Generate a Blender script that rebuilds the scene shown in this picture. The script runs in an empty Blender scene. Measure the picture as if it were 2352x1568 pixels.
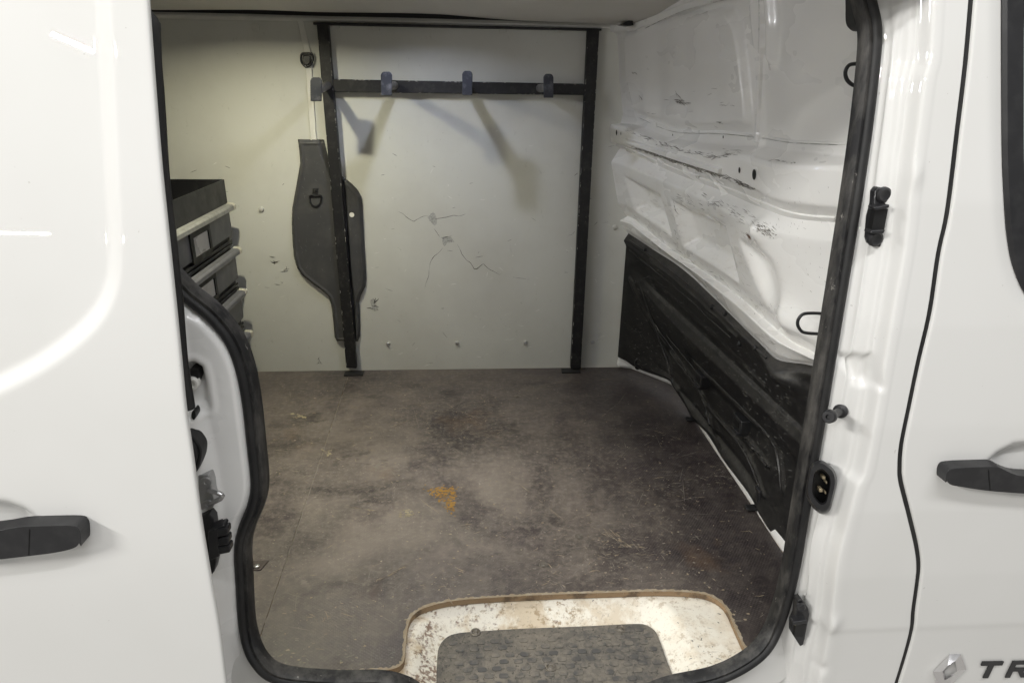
import bpy, bmesh, math, random
import numpy as np
from mathutils import Vector, Matrix

random.seed(7); rng = np.random.default_rng(7)
S = bpy.context.scene
COL = S.collection
# ------------------------------------------------------------------ camera
CR = np.array([0.99801627, -0.06164203, 0.01279787])
CU = np.array([0.0104496, 0.3626545, 0.93186508])
CF = np.array([0.06208326, 0.92988277, -0.36257923])
FOC, CX, CY = 1541.9, 1176.0, 784.0
CAM = np.array([0.0, 0.0, 1.174])
cd = bpy.data.cameras.new('camera'); cam = bpy.data.objects.new('camera', cd); COL.objects.link(cam)
cd.sensor_width = 36; cd.lens = FOC / 2352 * 36; cd.clip_start = 0.02; cd.clip_end = 100
cam.matrix_world = Matrix(((CR[0], CU[0], -CF[0], CAM[0]), (CR[1], CU[1], -CF[1], CAM[1]),
                           (CR[2], CU[2], -CF[2], CAM[2]), (0, 0, 0, 1)))
S.camera = cam
# ------------------------------------------------------------------ light of the workshop
W = bpy.data.worlds.new('World'); S.world = W; W.use_nodes = True
bg = W.node_tree.nodes['Background']; bg.inputs[1].default_value = 1.0
# the hall around the van: pale floor below, darker far walls, pale lit ceiling above
_tc = W.node_tree.nodes.new('ShaderNodeTexCoord'); _sx = W.node_tree.nodes.new('ShaderNodeSeparateXYZ'); _mr = W.node_tree.nodes.new('ShaderNodeMapRange')
_cr = W.node_tree.nodes.new('ShaderNodeValToRGB'); _L = W.node_tree.links.new
_L(_tc.outputs['Generated'], _sx.inputs[0]); _L(_sx.outputs[2], _mr.inputs[0]); _mr.inputs[1].default_value = -1; _mr.inputs[2].default_value = 1
_e = _cr.color_ramp.elements; _e[0].position = 0.0; _e[0].color = (.41, .395, .37, 1); _e[1].position = 1.0; _e[1].color = (.42, .42, .415, 1)
for _p, _c in ((.43, (.40, .385, .36)), (.475, (.24, .235, .23)), (.56, (.27, .27, .27)), (.64, (.40, .40, .395))):
    _q = _e.new(_p); _q.color = (*_c, 1)
_L(_mr.outputs[0], _cr.inputs[0]); _L(_cr.outputs[0], bg.inputs[0])
S.view_settings.view_transform = 'Standard'; S.view_settings.look = 'None'
S.view_settings.exposure = 0.0; S.view_settings.gamma = 1.0
S.cycles.use_denoising = True
S.cycles.max_bounces = 8; S.cycles.diffuse_bounces = 5


def lamp(name, loc, aim, sx, sy, watts, color, roll=0.0):
    ld = bpy.data.lights.new(name, 'AREA'); ld.shape = 'RECTANGLE'; ld.size = sx; ld.size_y = sy
    ld.energy = watts; ld.color = color
    o = bpy.data.objects.new(name, ld); COL.objects.link(o)
    d = Vector(aim) - Vector(loc)
    o.rotation_euler = (d.to_track_quat('-Z', 'Y').to_matrix() @ Matrix.Rotation(roll, 3, 'Z')).to_euler()
    o.location = loc
    return o


# fluorescent tubes of the workshop hall, overhead and behind the photographer
lamp('tube_lamp', (-1.0, -0.8, 4.2), (-0.3, 1.2, 0.4), 3.0, 0.12, 30, (1.0, 0.985, 0.94), 0.12)
lamp('tube_lamp', (0.9, -0.9, 4.2), (0.4, 1.2, 0.4), 3.0, 0.12, 72, (0.98, 0.985, 1.0), -0.1)
t3 = lamp('tube_lamp', (-3.39, -4.15, 3.4), (0.6, 1.3, 0.7), 0.50, 0.03, 45, (1.0, 0.985, 0.95))
_x = Vector((0.15, -0.985, 0.08)).normalized(); _n = Vector((0.6, 1.3, 0.7)) - t3.location; _n = (_n - _n.dot(_x) * _x).normalized()
t3.rotation_euler = Matrix((_x, (-_n).cross(_x), -_n)).transposed().to_euler()      # tube hangs along the hall
lamp('tube_lamp', (-4.6, -1.8, 3.6), (0.6, 1.3, 0.7), 1.5, 0.14, 220, (1.0, 0.985, 0.95))
lamp('tube_lamp', (-15.2, -21.6, 2.8), (-0.6, 0.95, 1.0), 2.2, 0.12, 200, (1.0, 0.97, 0.85))
# two load-space lamps recessed in the van's ceiling, then an added fill
l1 = lamp('ceiling_or_fill_lamp', (-0.15, 2.225, 1.405), (-0.15, 2.26, 0.0), 0.03, 0.03, 2.6, (0.74, 0.80, 1.0)); l1.data.spread = math.radians(150)
l2 = lamp('ceiling_or_fill_lamp', (-0.70, 2.08, 1.405), (-0.69, 2.14, 0.0), 0.03, 0.03, 7.8, (1.0, 0.95, 0.70)); l2.data.spread = math.radians(155)
fill_lamp = lamp('ceiling_or_fill_lamp', (-0.60, 1.48, 1.40), (0.70, 1.72, 0.72), 0.12, 0.10, 2.3, (0.97, 0.97, 1.0)); fill_lamp.data.spread = math.radians(130)  # added fill to brighten the upper bulkhead, not a lamp of the van


# ------------------------------------------------------------------ rays through the picture onto real surfaces
def ray(x, y):
    return CF * FOC + CR * (x - CX) - CU * (y - CY)
def oy(x, y, Y):
    d = ray(x, y); return CAM + d * (Y / d[1])
def oz(x, y, Z):
    d = ray(x, y); return CAM + d * ((Z - CAM[2]) / d[2])
def ox(x, y, X):
    d = ray(x, y); return CAM + d * (X / d[0])
def osurf(x, y, fn, t0=0.3, t1=4.5, n=500):
    """first hit of the pixel's ray with the surface where fn(P[n,3]) changes sign"""
    d = ray(x, y); d = d / d[1]
    t = np.linspace(t0, t1, n); P = CAM + np.outer(t, d)
    g = fn(P); s = np.where(np.sign(g[1:]) != np.sign(g[:-1]))[0]
    if len(s) == 0: return None
    a, b = t[s[0]], t[s[0] + 1]
    for _ in range(3):
        tt = np.linspace(a, b, 12); gg = fn(CAM + np.outer(tt, d))
        k = np.where(np.sign(gg[1:]) != np.sign(gg[:-1]))[0]
        if len(k) == 0: break
        a, b = tt[k[0]], tt[k[0] + 1]
    return CAM + d * (a + b) / 2
def prof(zs, ys):
    zs = np.array(zs, float); ys = np.array(ys, float)
    def f(z): return np.interp(z, zs, ys)
    return f
# outer skin of the body side (tumblehome), distance in front of the camera by height
ZC = 0.163
_zs = np.array([-0.6, -0.1, 0.05, ZC - 0.006, ZC + 0.006, 0.30, 0.45, 0.62, 0.80, 1.0, 1.3, 1.7])
_ys = np.array([1.06, 1.008, 0.999, 0.991, 0.989, 0.984, 0.983, 0.990, 1.004, 1.030, 1.085, 1.17])
YO = prof(_zs, _ys)
_zd = np.array([-0.6, 0.0, 0.30, 0.45, 0.62, 0.80, 1.0, 1.3, 1.7]); _yd = np.array([1.0, .984, 0.984, 0.983, 0.990, 1.004, 1.030, 1.085, 1.17]) - 0.10
_zf = np.linspace(-.6, 1.7, 231)
def smooth1(y, k):
    w = np.hanning(k); w /= w.sum(); return np.convolve(np.pad(y, k // 2, mode='edge'), w, 'valid')[:len(y)]
_ydf = smooth1(np.interp(_zf, _zd, _yd), 31); YD = prof(_zf, _ydf)
def side(x, y, off=0.0, P=YO):
    return osurf(x, y, lambda Q: Q[:, 1] - P(Q[:, 2]) - off, 0.5, 2.0, 300)


def spl(pts, n=10, closed=False):
    """Catmull-Rom through points"""
    p = np.array(pts, float); out = []
    N = len(p)
    for i in range(N if closed else N - 1):
        if closed: a, b, c, d = p[(i - 1) % N], p[i], p[(i + 1) % N], p[(i + 2) % N]
        else: a, b, c, d = p[max(i - 1, 0)], p[i], p[i + 1], p[min(i + 2, N - 1)]
        for k in range(n):
            t = k / n
            out.append(0.5 * ((2 * b) + (c - a) * t + (2 * a - 5 * b + 4 * c - d) * t * t + (3 * b - a - 3 * c + d) * t ** 3))
    if not closed: out.append(p[-1])
    return np.array(out)
def resample(P, n):
    P = np.array(P, float); s = np.r_[0, np.cumsum(np.linalg.norm(np.diff(P, axis=0), axis=1))]
    u = np.linspace(0, s[-1], n)
    return np.stack([np.interp(u, s, P[:, k]) for k in range(P.shape[1])], 1)
def sdf(poly, X, Y):
    """signed distance to a polygon, negative inside"""
    p = np.array(poly, float); q = np.roll(p, -1, axis=0)
    d = np.full(X.shape, 1e9); ins = np.zeros(X.shape, bool)
    for (ax, ay), (bx, by) in zip(p, q):
        ex, ey = bx - ax, by - ay; wx, wy = X - ax, Y - ay
        t = np.clip((wx * ex + wy * ey) / (ex * ex + ey * ey + 1e-12), 0, 1)
        d = np.minimum(d, np.hypot(wx - ex * t, wy - ey * t))
        c = ((ay > Y) != (by > Y)) & (X < (bx - ax) * (Y - ay) / (by - ay + 1e-15) + ax)
        ins ^= c
    return np.where(ins, -d, d)
def segdist(pts, X, Y):
    d = np.full(X.shape, 1e9)
    for (ax, ay), (bx, by) in zip(pts[:-1], pts[1:]):
        ex, ey = bx - ax, by - ay; wx, wy = X - ax, Y - ay
        t = np.clip((wx * ex + wy * ey) / (ex * ex + ey * ey + 1e-12), 0, 1)
        d = np.minimum(d, np.hypot(wx - ex * t, wy - ey * t))
    return d
def sst(a, b, x):
    t = np.clip((x - a) / (b - a), 0, 1); return t * t * (3 - 2 * t)
def inpoly(poly, x, y):
    return sdf(poly, np.array([x]), np.array([y]))[0] < 0


# ------------------------------------------------------------------ materials
class Nt:
    def __init__(s, name):
        s.m = bpy.data.materials.new(name); s.m.use_nodes = True; s.t = s.m.node_tree
        s.b = s.t.nodes['Principled BSDF']; s.L = s.t.links.new
        g = s.t.nodes.new('ShaderNodeNewGeometry'); s.pos = g.outputs['Position']
    def n(s, k, **kw):
        o = s.t.nodes.new(k)
        for a, v in kw.items(): setattr(o, a, v)
        return o
    def noise(s, scale, detail=4, rough=.55, vec=None, dist=0.0):
        o = s.n('ShaderNodeTexNoise'); o.inputs['Scale'].default_value = scale; o.inputs['Detail'].default_value = detail
        o.inputs['Roughness'].default_value = rough; o.inputs['Distortion'].default_value = dist
        s.L(vec or s.pos, o.inputs['Vector']); return o.outputs['Fac']
    def ramp(s, fac, a, b, lo=0.0, hi=1.0):
        o = s.n('ShaderNodeMapRange'); o.inputs[1].default_value = a; o.inputs[2].default_value = b
        o.inputs[3].default_value = lo; o.inputs[4].default_value = hi; s.L(fac, o.inputs[0]); return o.outputs[0]
    def mix(s, fac, a, b):
        o = s.n('ShaderNodeMix', data_type='RGBA')
        for v, i in ((fac, 0), (a, 6), (b, 7)):
            if isinstance(v, tuple): o.inputs[i].default_value = (*v, 1)
            elif isinstance(v, float): o.inputs[i].default_value = v
            else: s.L(v, o.inputs[i])
        return o.outputs[2]
    def math(s, op, a, b=0.0):
        o = s.n('ShaderNodeMath', operation=op)
        for v, i in ((a, 0), (b, 1)):
            if isinstance(v, (int, float)): o.inputs[i].default_value = v
            else: s.L(v, o.inputs[i])
        return o.outputs[0]
    def vmap(s, scale, rot=(0, 0, 0)):
        o = s.n('ShaderNodeMapping'); o.inputs['Scale'].default_value = scale; o.inputs['Rotation'].default_value = rot
        s.L(s.pos, o.inputs['Vector']); return o.outputs[0]
    def bump(s, h, strength=.2, dist=.002):
        o = s.n('ShaderNodeBump'); o.inputs['Strength'].default_value = strength; o.inputs['Distance'].default_value = dist
        s.L(h, o.inputs['Height']); s.L(o.outputs[0], s.b.inputs['Normal'])
    def col(s, v):
        if isinstance(v, tuple): s.b.inputs['Base Color'].default_value = (*v, 1)
        else: s.L(v, s.b.inputs['Base Color'])
    def set(s, **kw):
        for k, v in kw.items():
            k = {'rough': 'Roughness', 'metal': 'Metallic', 'coat': 'Coat Weight', 'coatr': 'Coat Roughness', 'spec': 'Specular IOR Level', 'trans': 'Transmission Weight', 'ior': 'IOR'}[k]
            if isinstance(v, (int, float)): s.b.inputs[k].default_value = v
            else: s.L(v, s.b.inputs[k])


def simple(name, c, rough=.5, metal=0.0, coat=0.0, var=.15, scale=25, c2=None, lo=.45, hi=.75, rv=.1, bump=0.0, bscale=300):
    k = Nt(name); f = k.ramp(k.noise(scale, 6, .65), lo, hi)
    c2 = c2 or tuple(min(1, v * (1 + var) + .004) for v in c)
    k.col(k.mix(f, c, c2)); k.set(rough=k.ramp(k.noise(scale * .6, 4), .3, .7, max(.03, rough - rv), rough + rv), metal=metal, coat=coat, coatr=.04)
    if bump: k.bump(k.noise(bscale, 3), bump, .001)
    return k.m


def paint():
    k = Nt('white_paint'); f = k.ramp(k.noise(3.0, 3), .4, .7)
    c = k.mix(f, (.73, .725, .705), (.705, .70, .677))
    sp = k.ramp(k.noise(120, 2, .5), .76, .79)
    k.col(k.mix(k.math('MULTIPLY', sp, .35), c, (.35, .33, .29)))
    k.set(rough=.55, spec=.25, coat=.7, coatr=.012); return k.m
def inner_paint():
    """white paint of the bulkhead and the jambs: dusty, with scuffs and rusty dirt in places"""
    k = Nt('inner_white_paint')
    v = k.vmap((1.2, 1.0, 2.2))
    f = k.ramp(k.noise(4, 3, .5, v), .42, .85)
    c = k.mix(f, (.83, .825, .805), (.81, .80, .775))
    fine = k.ramp(k.noise(70, 5, .75, k.vmap((1, 1, 3.0), (0.3, 0, 0))), .66, .74)
    c = k.mix(k.math('MULTIPLY', fine, .45), c, (.30, .28, .24))
    # handling grime in the pressed band above the trim and along the shelf
    sp = k.n('ShaderNodeSeparateXYZ'); k.L(k.pos, sp.inputs[0])
    zone = k.math('MULTIPLY', k.math('MULTIPLY', k.ramp(sp.outputs[2], .50, .62), k.ramp(sp.outputs[2], .98, .80)), k.math('MULTIPLY', k.ramp(sp.outputs[1], 1.42, 1.62), k.ramp(sp.outputs[0], .3, .35)))
    g1 = k.ramp(k.noise(9, 6, .72, k.vmap((1, 1, 1.8), (.5, 0, 0))), .50, .66); g2 = k.ramp(k.noise(60, 5, .75, k.vmap((1, .5, 2), (.6, 0, 0))), .52, .62)
    c = k.mix(k.math('MULTIPLY', k.math('MULTIPLY', zone, g1), .16), c, (.55, .50, .41))
    c = k.mix(k.math('MULTIPLY', k.math('MULTIPLY', zone, k.math('MULTIPLY', g2, g1)), .42), c, (.30, .28, .25))
    k.col(c); k.set(rough=k.ramp(f, 0, 1, .26, .42), coat=.32, coatr=.07); return k.m
def step_paint():
    k = Nt('dirty_step_paint')
    a = k.ramp(k.noise(9, 6, .7), .46, .58)
    b = k.ramp(k.noise(60, 6, .75), .53, .60)
    st = k.ramp(k.noise(38, 5, .7, k.vmap((.35, 1.5, 1), (0, 0, .3))), .60, .66)
    sp = k.n('ShaderNodeSeparateXYZ'); k.L(k.pos, sp.inputs[0]); lft = k.ramp(sp.outputs[0], .55, -.12)
    gate = k.ramp(k.math('ADD', k.noise(7, 4, .6), k.math('MULTIPLY', lft, .10)), .42, .62)
    c = k.mix(k.math('MULTIPLY', a, k.math('ADD', k.math('MULTIPLY', lft, .6), .4)), (.86, .815, .71), (.60, .48, .32))
    c = k.mix(k.math('MULTIPLY', k.math('MULTIPLY', b, gate), .85), c, (.36, .255, .14))
    fl = k.ramp(k.noise(170, 4, .7, k.vmap((1, 1, 1), (0, 0, .6))), .60, .66); c = k.mix(k.math('MULTIPLY', fl, .5), c, (.34, .29, .22))
    c = k.mix(k.math('MULTIPLY', k.math('MULTIPLY', st, gate), .40), c, (.24, .17, .10))
    r = k.math('MULTIPLY', k.ramp(k.math('ADD', k.noise(12, 5, .7), k.math('MULTIPLY', lft, .14)), .66, .72), k.ramp(k.noise(120, 3), .42, .55))
    c = k.mix(k.math('MULTIPLY', r, .8), c, (.17, .085, .045))
    k.col(c); k.set(rough=.55, coat=.1); k.bump(b, .15, .0006); return k.m
def floor_mat():
    k = Nt('phenolic_plywood')
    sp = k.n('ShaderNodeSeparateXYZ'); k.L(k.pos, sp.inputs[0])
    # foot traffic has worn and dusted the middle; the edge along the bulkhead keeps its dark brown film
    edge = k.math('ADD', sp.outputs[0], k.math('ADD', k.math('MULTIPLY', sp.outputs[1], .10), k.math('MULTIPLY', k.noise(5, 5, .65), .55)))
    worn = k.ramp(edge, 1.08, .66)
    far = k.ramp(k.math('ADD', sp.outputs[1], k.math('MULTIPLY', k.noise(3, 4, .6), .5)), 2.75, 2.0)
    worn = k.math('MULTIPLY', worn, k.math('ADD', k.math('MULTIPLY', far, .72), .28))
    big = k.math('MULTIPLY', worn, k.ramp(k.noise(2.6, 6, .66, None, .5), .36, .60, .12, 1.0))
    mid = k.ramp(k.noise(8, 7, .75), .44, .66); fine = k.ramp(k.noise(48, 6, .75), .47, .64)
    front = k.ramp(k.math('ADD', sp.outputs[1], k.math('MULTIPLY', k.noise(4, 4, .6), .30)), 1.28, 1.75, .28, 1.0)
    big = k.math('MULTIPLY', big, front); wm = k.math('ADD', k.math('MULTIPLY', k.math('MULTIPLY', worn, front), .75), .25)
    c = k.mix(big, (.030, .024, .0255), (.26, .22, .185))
    purp = k.ramp(k.noise(3.4, 5, .65, k.vmap((1, 1, 1), (.4, 0, .8))), .54, .66)
    c = k.mix(k.math('MULTIPLY', purp, .7), c, (.044, .032, .037))
    c = k.mix(k.math('MULTIPLY', k.math('MULTIPLY', mid, .62), wm), c, (.25, .215, .175))
    c = k.mix(k.math('MULTIPLY', k.math('MULTIPLY', fine, .42), wm), c, (.33, .285, .23))
    spk = k.math('MULTIPLY', k.ramp(k.noise(95, 4, .75), .60, .65), k.ramp(k.noise(6, 4, .65), .40, .58))
    c = k.mix(k.math('MULTIPLY', k.math('MULTIPLY', spk, .5), wm), c, (.52, .46, .37))
    dk = k.ramp(k.noise(4.3, 5, .7, k.vmap((1, 1.5, 1), (0, .5, 0))), .60, .68)
    c = k.mix(k.math('MULTIPLY', dk, .55), c, (.026, .021, .020))
    brown = k.ramp(k.noise(3.1, 4, .6, k.vmap((1, .8, 1), (0, 0, .9))), .60, .72)
    c = k.mix(k.math('MULTIPLY', brown, .40), c, (.15, .085, .042))
    # anti-slip wire print: fine diagonal weave
    w1 = k.n('ShaderNodeTexWave', wave_type='BANDS', bands_direction='X'); w1.inputs['Scale'].default_value = 48
    w2 = k.n('ShaderNodeTexWave', wave_type='BANDS', bands_direction='Y'); w2.inputs['Scale'].default_value = 48
    vm = k.vmap((1, 1, 1), (0, 0, .62)); k.L(vm, w1.inputs['Vector']); k.L(vm, w2.inputs['Vector'])
    wv = k.math('MULTIPLY', w1.outputs['Fac'], w2.outputs['Fac'])
    keep = k.ramp(k.noise(5, 3), .34, .56)
    c = k.mix(k.math('MULTIPLY', k.math('MULTIPLY', wv, keep), .30), c, (.19, .165, .155))
    k.col(c); k.set(rough=k.ramp(mid, 0, 1, .36, .60), spec=.45)
    k.bump(k.math('ADD', k.math('MULTIPLY', wv, .5), fine), .25, .0008); return k.m
def ply_edge():
    k = Nt('ply_cut_edge')
    s = k.n('ShaderNodeSeparateXYZ'); k.L(k.pos, s.inputs[0])
    z = k.math('ADD', k.math('MULTIPLY', s.outputs[2], 1.0), k.math('MULTIPLY', k.noise(30, 3), .004))
    band = k.math('SINE', k.math('MULTIPLY', z, 2100.0))
    c = k.mix(k.ramp(band, -.4, .6), (.20, .125, .065), (.40, .29, .175))
    c = k.mix(k.math('MULTIPLY', k.ramp(k.noise(18, 5), .52, .62), .7), c, (.07, .05, .035))
    k.col(c); k.set(rough=.85); k.bump(k.noise(400, 4), .5, .002); return k.m
def wall_mat():
    k = Nt('grey_lining_board')
    a = k.ramp(k.noise(2.5, 5, .6), .42, .7)
    c = k.mix(a, (.60, .60, .555), (.535, .53, .485))
    s = k.ramp(k.noise(34, 6, .75, k.vmap((1.6, 1, .8))), .62, .72)
    c = k.mix(k.math('MULTIPLY', s, .28), c, (.25, .24, .20))
    d = k.ramp(k.noise(130, 2, .5), .74, .77); c = k.mix(k.math('MULTIPLY', d, .6), c, (.13, .12, .10))
    k.col(c); k.set(rough=.42, spec=.4); k.bump(k.noise(14, 5), .06, .004); return k.m
def steel_black():
    k = Nt('worn_black_steel')
    a = k.ramp(k.noise(30, 7, .75), .5, .75); c = k.mix(a, (.012, .012, .013), (.045, .042, .04))
    ch = k.ramp(k.noise(90, 4, .7), .68, .72); c = k.mix(k.math('MULTIPLY', ch, .7), c, (.22, .19, .15))
    k.col(c); k.set(rough=.5, spec=.4); k.bump(k.noise(150, 3), .1, .001); return k.m
def trim_black():
    k = Nt('dusty_black_trim')
    a = k.ramp(k.noise(26, 7, .75, k.vmap((1, 1, 1.5))), .50, .74)
    g = k.n('ShaderNodeNewGeometry'); sz = k.n('ShaderNodeSeparateXYZ'); k.L(g.outputs['Normal'], sz.inputs[0])
    dust = k.math('MULTIPLY', k.ramp(sz.outputs[2], -.1, .7), k.ramp(k.noise(40, 5, .7), .30, .60))
    c = k.mix(a, (.009, .009, .0095), (.034, .032, .030)); c = k.mix(k.math('MULTIPLY', dust, .55), c, (.08, .075, .068))
    ch = k.ramp(k.noise(120, 3, .6, k.vmap((1, .6, 1.4), (.6, 0, 0))), .67, .71); c = k.mix(k.math('MULTIPLY', ch, .5), c, (.17, .16, .14))
    k.col(c); k.set(rough=k.ramp(a, 0, 1, .42, .65), spec=.45); k.bump(k.noise(220, 3), .12, .0008); return k.m
def rubber(name, dirt):
    k = Nt(name)
    a = k.ramp(k.noise(22, 6, .7, k.vmap((1, 1, .35))), .42, .72)
    c = k.mix(k.math('MULTIPLY', a, dirt), (.012, .012, .0125), (.17, .16, .145))
    if dirt > .5:
        ch = k.ramp(k.noise(60, 5, .7, k.vmap((1, 1, .4))), .66, .72); c = k.mix(k.math('MULTIPLY', ch, .8), c, (.42, .40, .36))
    k.col(c); k.set(rough=.55, spec=.4); return k.m
def mat_rubber(name='muddy_step_rubber'):
    k = Nt(name)
    a = k.ramp(k.noise(7, 7, .7), .38, .62); b = k.ramp(k.noise(45, 6, .75), .45, .68)
    c = k.mix(a, (.075, .073, .070), (.185, .165, .135)); c = k.mix(k.math('MULTIPLY', b, .6), c, (.29, .255, .205)); dk = k.ramp(k.noise(110, 4, .7), .56, .64); c = k.mix(k.math('MULTIPLY', dk, .7), c, (.035, .033, .030))
    k.col(c); k.set(rough=.75); k.bump(b, .3, .001); return k.m


M = dict(
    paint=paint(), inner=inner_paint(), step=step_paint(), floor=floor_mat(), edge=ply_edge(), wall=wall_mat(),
    steel=steel_black(), trim=trim_black(), seal=rubber('clean_black_rubber', .12), flange=rubber('scuffed_black_rubber', .6),
    mat=mat_rubber(), matstud=simple('worn_stud_rubber', (.085, .082, .078), .6, scale=28, c2=(.20, .178, .145), lo=.42, hi=.64), dullzinc=simple('dirty_screw', (.20, .18, .15), .5, metal=.6, scale=200),
    black=simple('black_plastic', (.016, .016, .0175), .38, scale=40, c2=(.028, .028, .029)),
    gloss=simple('dark_gap', (.004, .004, .004), .5),
    grey=simple('grey_moulded_plastic', (.055, .055, .058), .5, scale=14, c2=(.085, .084, .082), lo=.45, hi=.8, bump=.08),
    drawer=simple('dark_grey_drawer_steel', (.10, .10, .102), .45, scale=9, c2=(.17, .165, .16)),
    tray=simple('black_tray_steel', (.009, .009, .011), .5, scale=24, c2=(.035, .034, .034), lo=.52, hi=.8),
    alu=simple('dull_aluminium', (.30, .30, .285), .45, metal=.4, scale=40, c2=(.20, .20, .19)),
    alu_dark=simple('grey_aluminium', (.17, .17, .185), .45, metal=.4, scale=40),
    cap=simple('ivory_end_cap', (.50, .48, .40), .5, scale=60, c2=(.36, .33, .26)),
    card=simple('clear_label_window', (.44, .42, .385), .2, scale=12, c2=(.36, .345, .32)),
    zinc=simple('zinc_steel', (.45, .45, .45), .4, metal=.85, scale=60),
    chrome=simple('chrome', (.86, .85, .86), .10, metal=1.0, var=.02),
    ceil=simple('ceiling_board', (.62, .60, .56), .6, scale=4, c2=(.56, .54, .50)),
    rail=simple('white_roof_rail', (.66, .65, .60), .45, scale=12),
    white=simple('white_plastic', (.74, .73, .69), .4, scale=20),
    plug=simple('grey_plug', (.50, .49, .45), .45),
    crack=simple('crack_shadow', (.055, .05, .045), .9),
    core=simple('torn_board_core', (.46, .455, .43), .9, scale=200, c2=(.20, .20, .19), lo=.50, hi=.66, bump=.6, bscale=420),
    chip=simple('bare_wood_chip', (.34, .27, .18), .85, scale=60, c2=(.44, .39, .31)),
    chipg=simple('grey_scratch', (.24, .215, .18), .8, scale=60),
    scuff=simple('black_scuff', (.11, .105, .095), .7, scale=70, c2=(.30, .28, .25), lo=.35, hi=.7),
    oldplate=simple('old_brown_plate', (.075, .058, .05), .6, scale=50, c2=(.13, .10, .085)),
    dustfl=simple('dust_fleck_grey', (.22, .215, .20), .8), greyscr=simple('pale_scratch', (.17, .17, .165), .7),
    rust=simple('rust', (.11, .05, .025), .85, scale=50),
    orange=simple('orange_paint', (.42, .23, .045), .7, scale=30, c2=(.26, .16, .06), lo=.48, hi=.66),
    pale=simple('cream_paint_spot', (.42, .36, .23), .8, scale=40, c2=(.25, .21, .14), lo=.42, hi=.6),
    hook=simple('worn_hook_plate', (.018, .020, .028), .45, scale=30, c2=(.12, .12, .13), lo=.5, hi=.75),
    tube=simple('dull_grey_tube', (.11, .105, .098), .5, scale=40, c2=(.21, .2, .19)),
    amber=simple('brass_contact', (.50, .42, .28), .35, metal=.7),
)
_g = Nt('window_glass'); _g.col((.75, .85, .82)); _g.set(rough=.02, trans=1.0, ior=1.45); M['glass'] = _g.m


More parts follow.
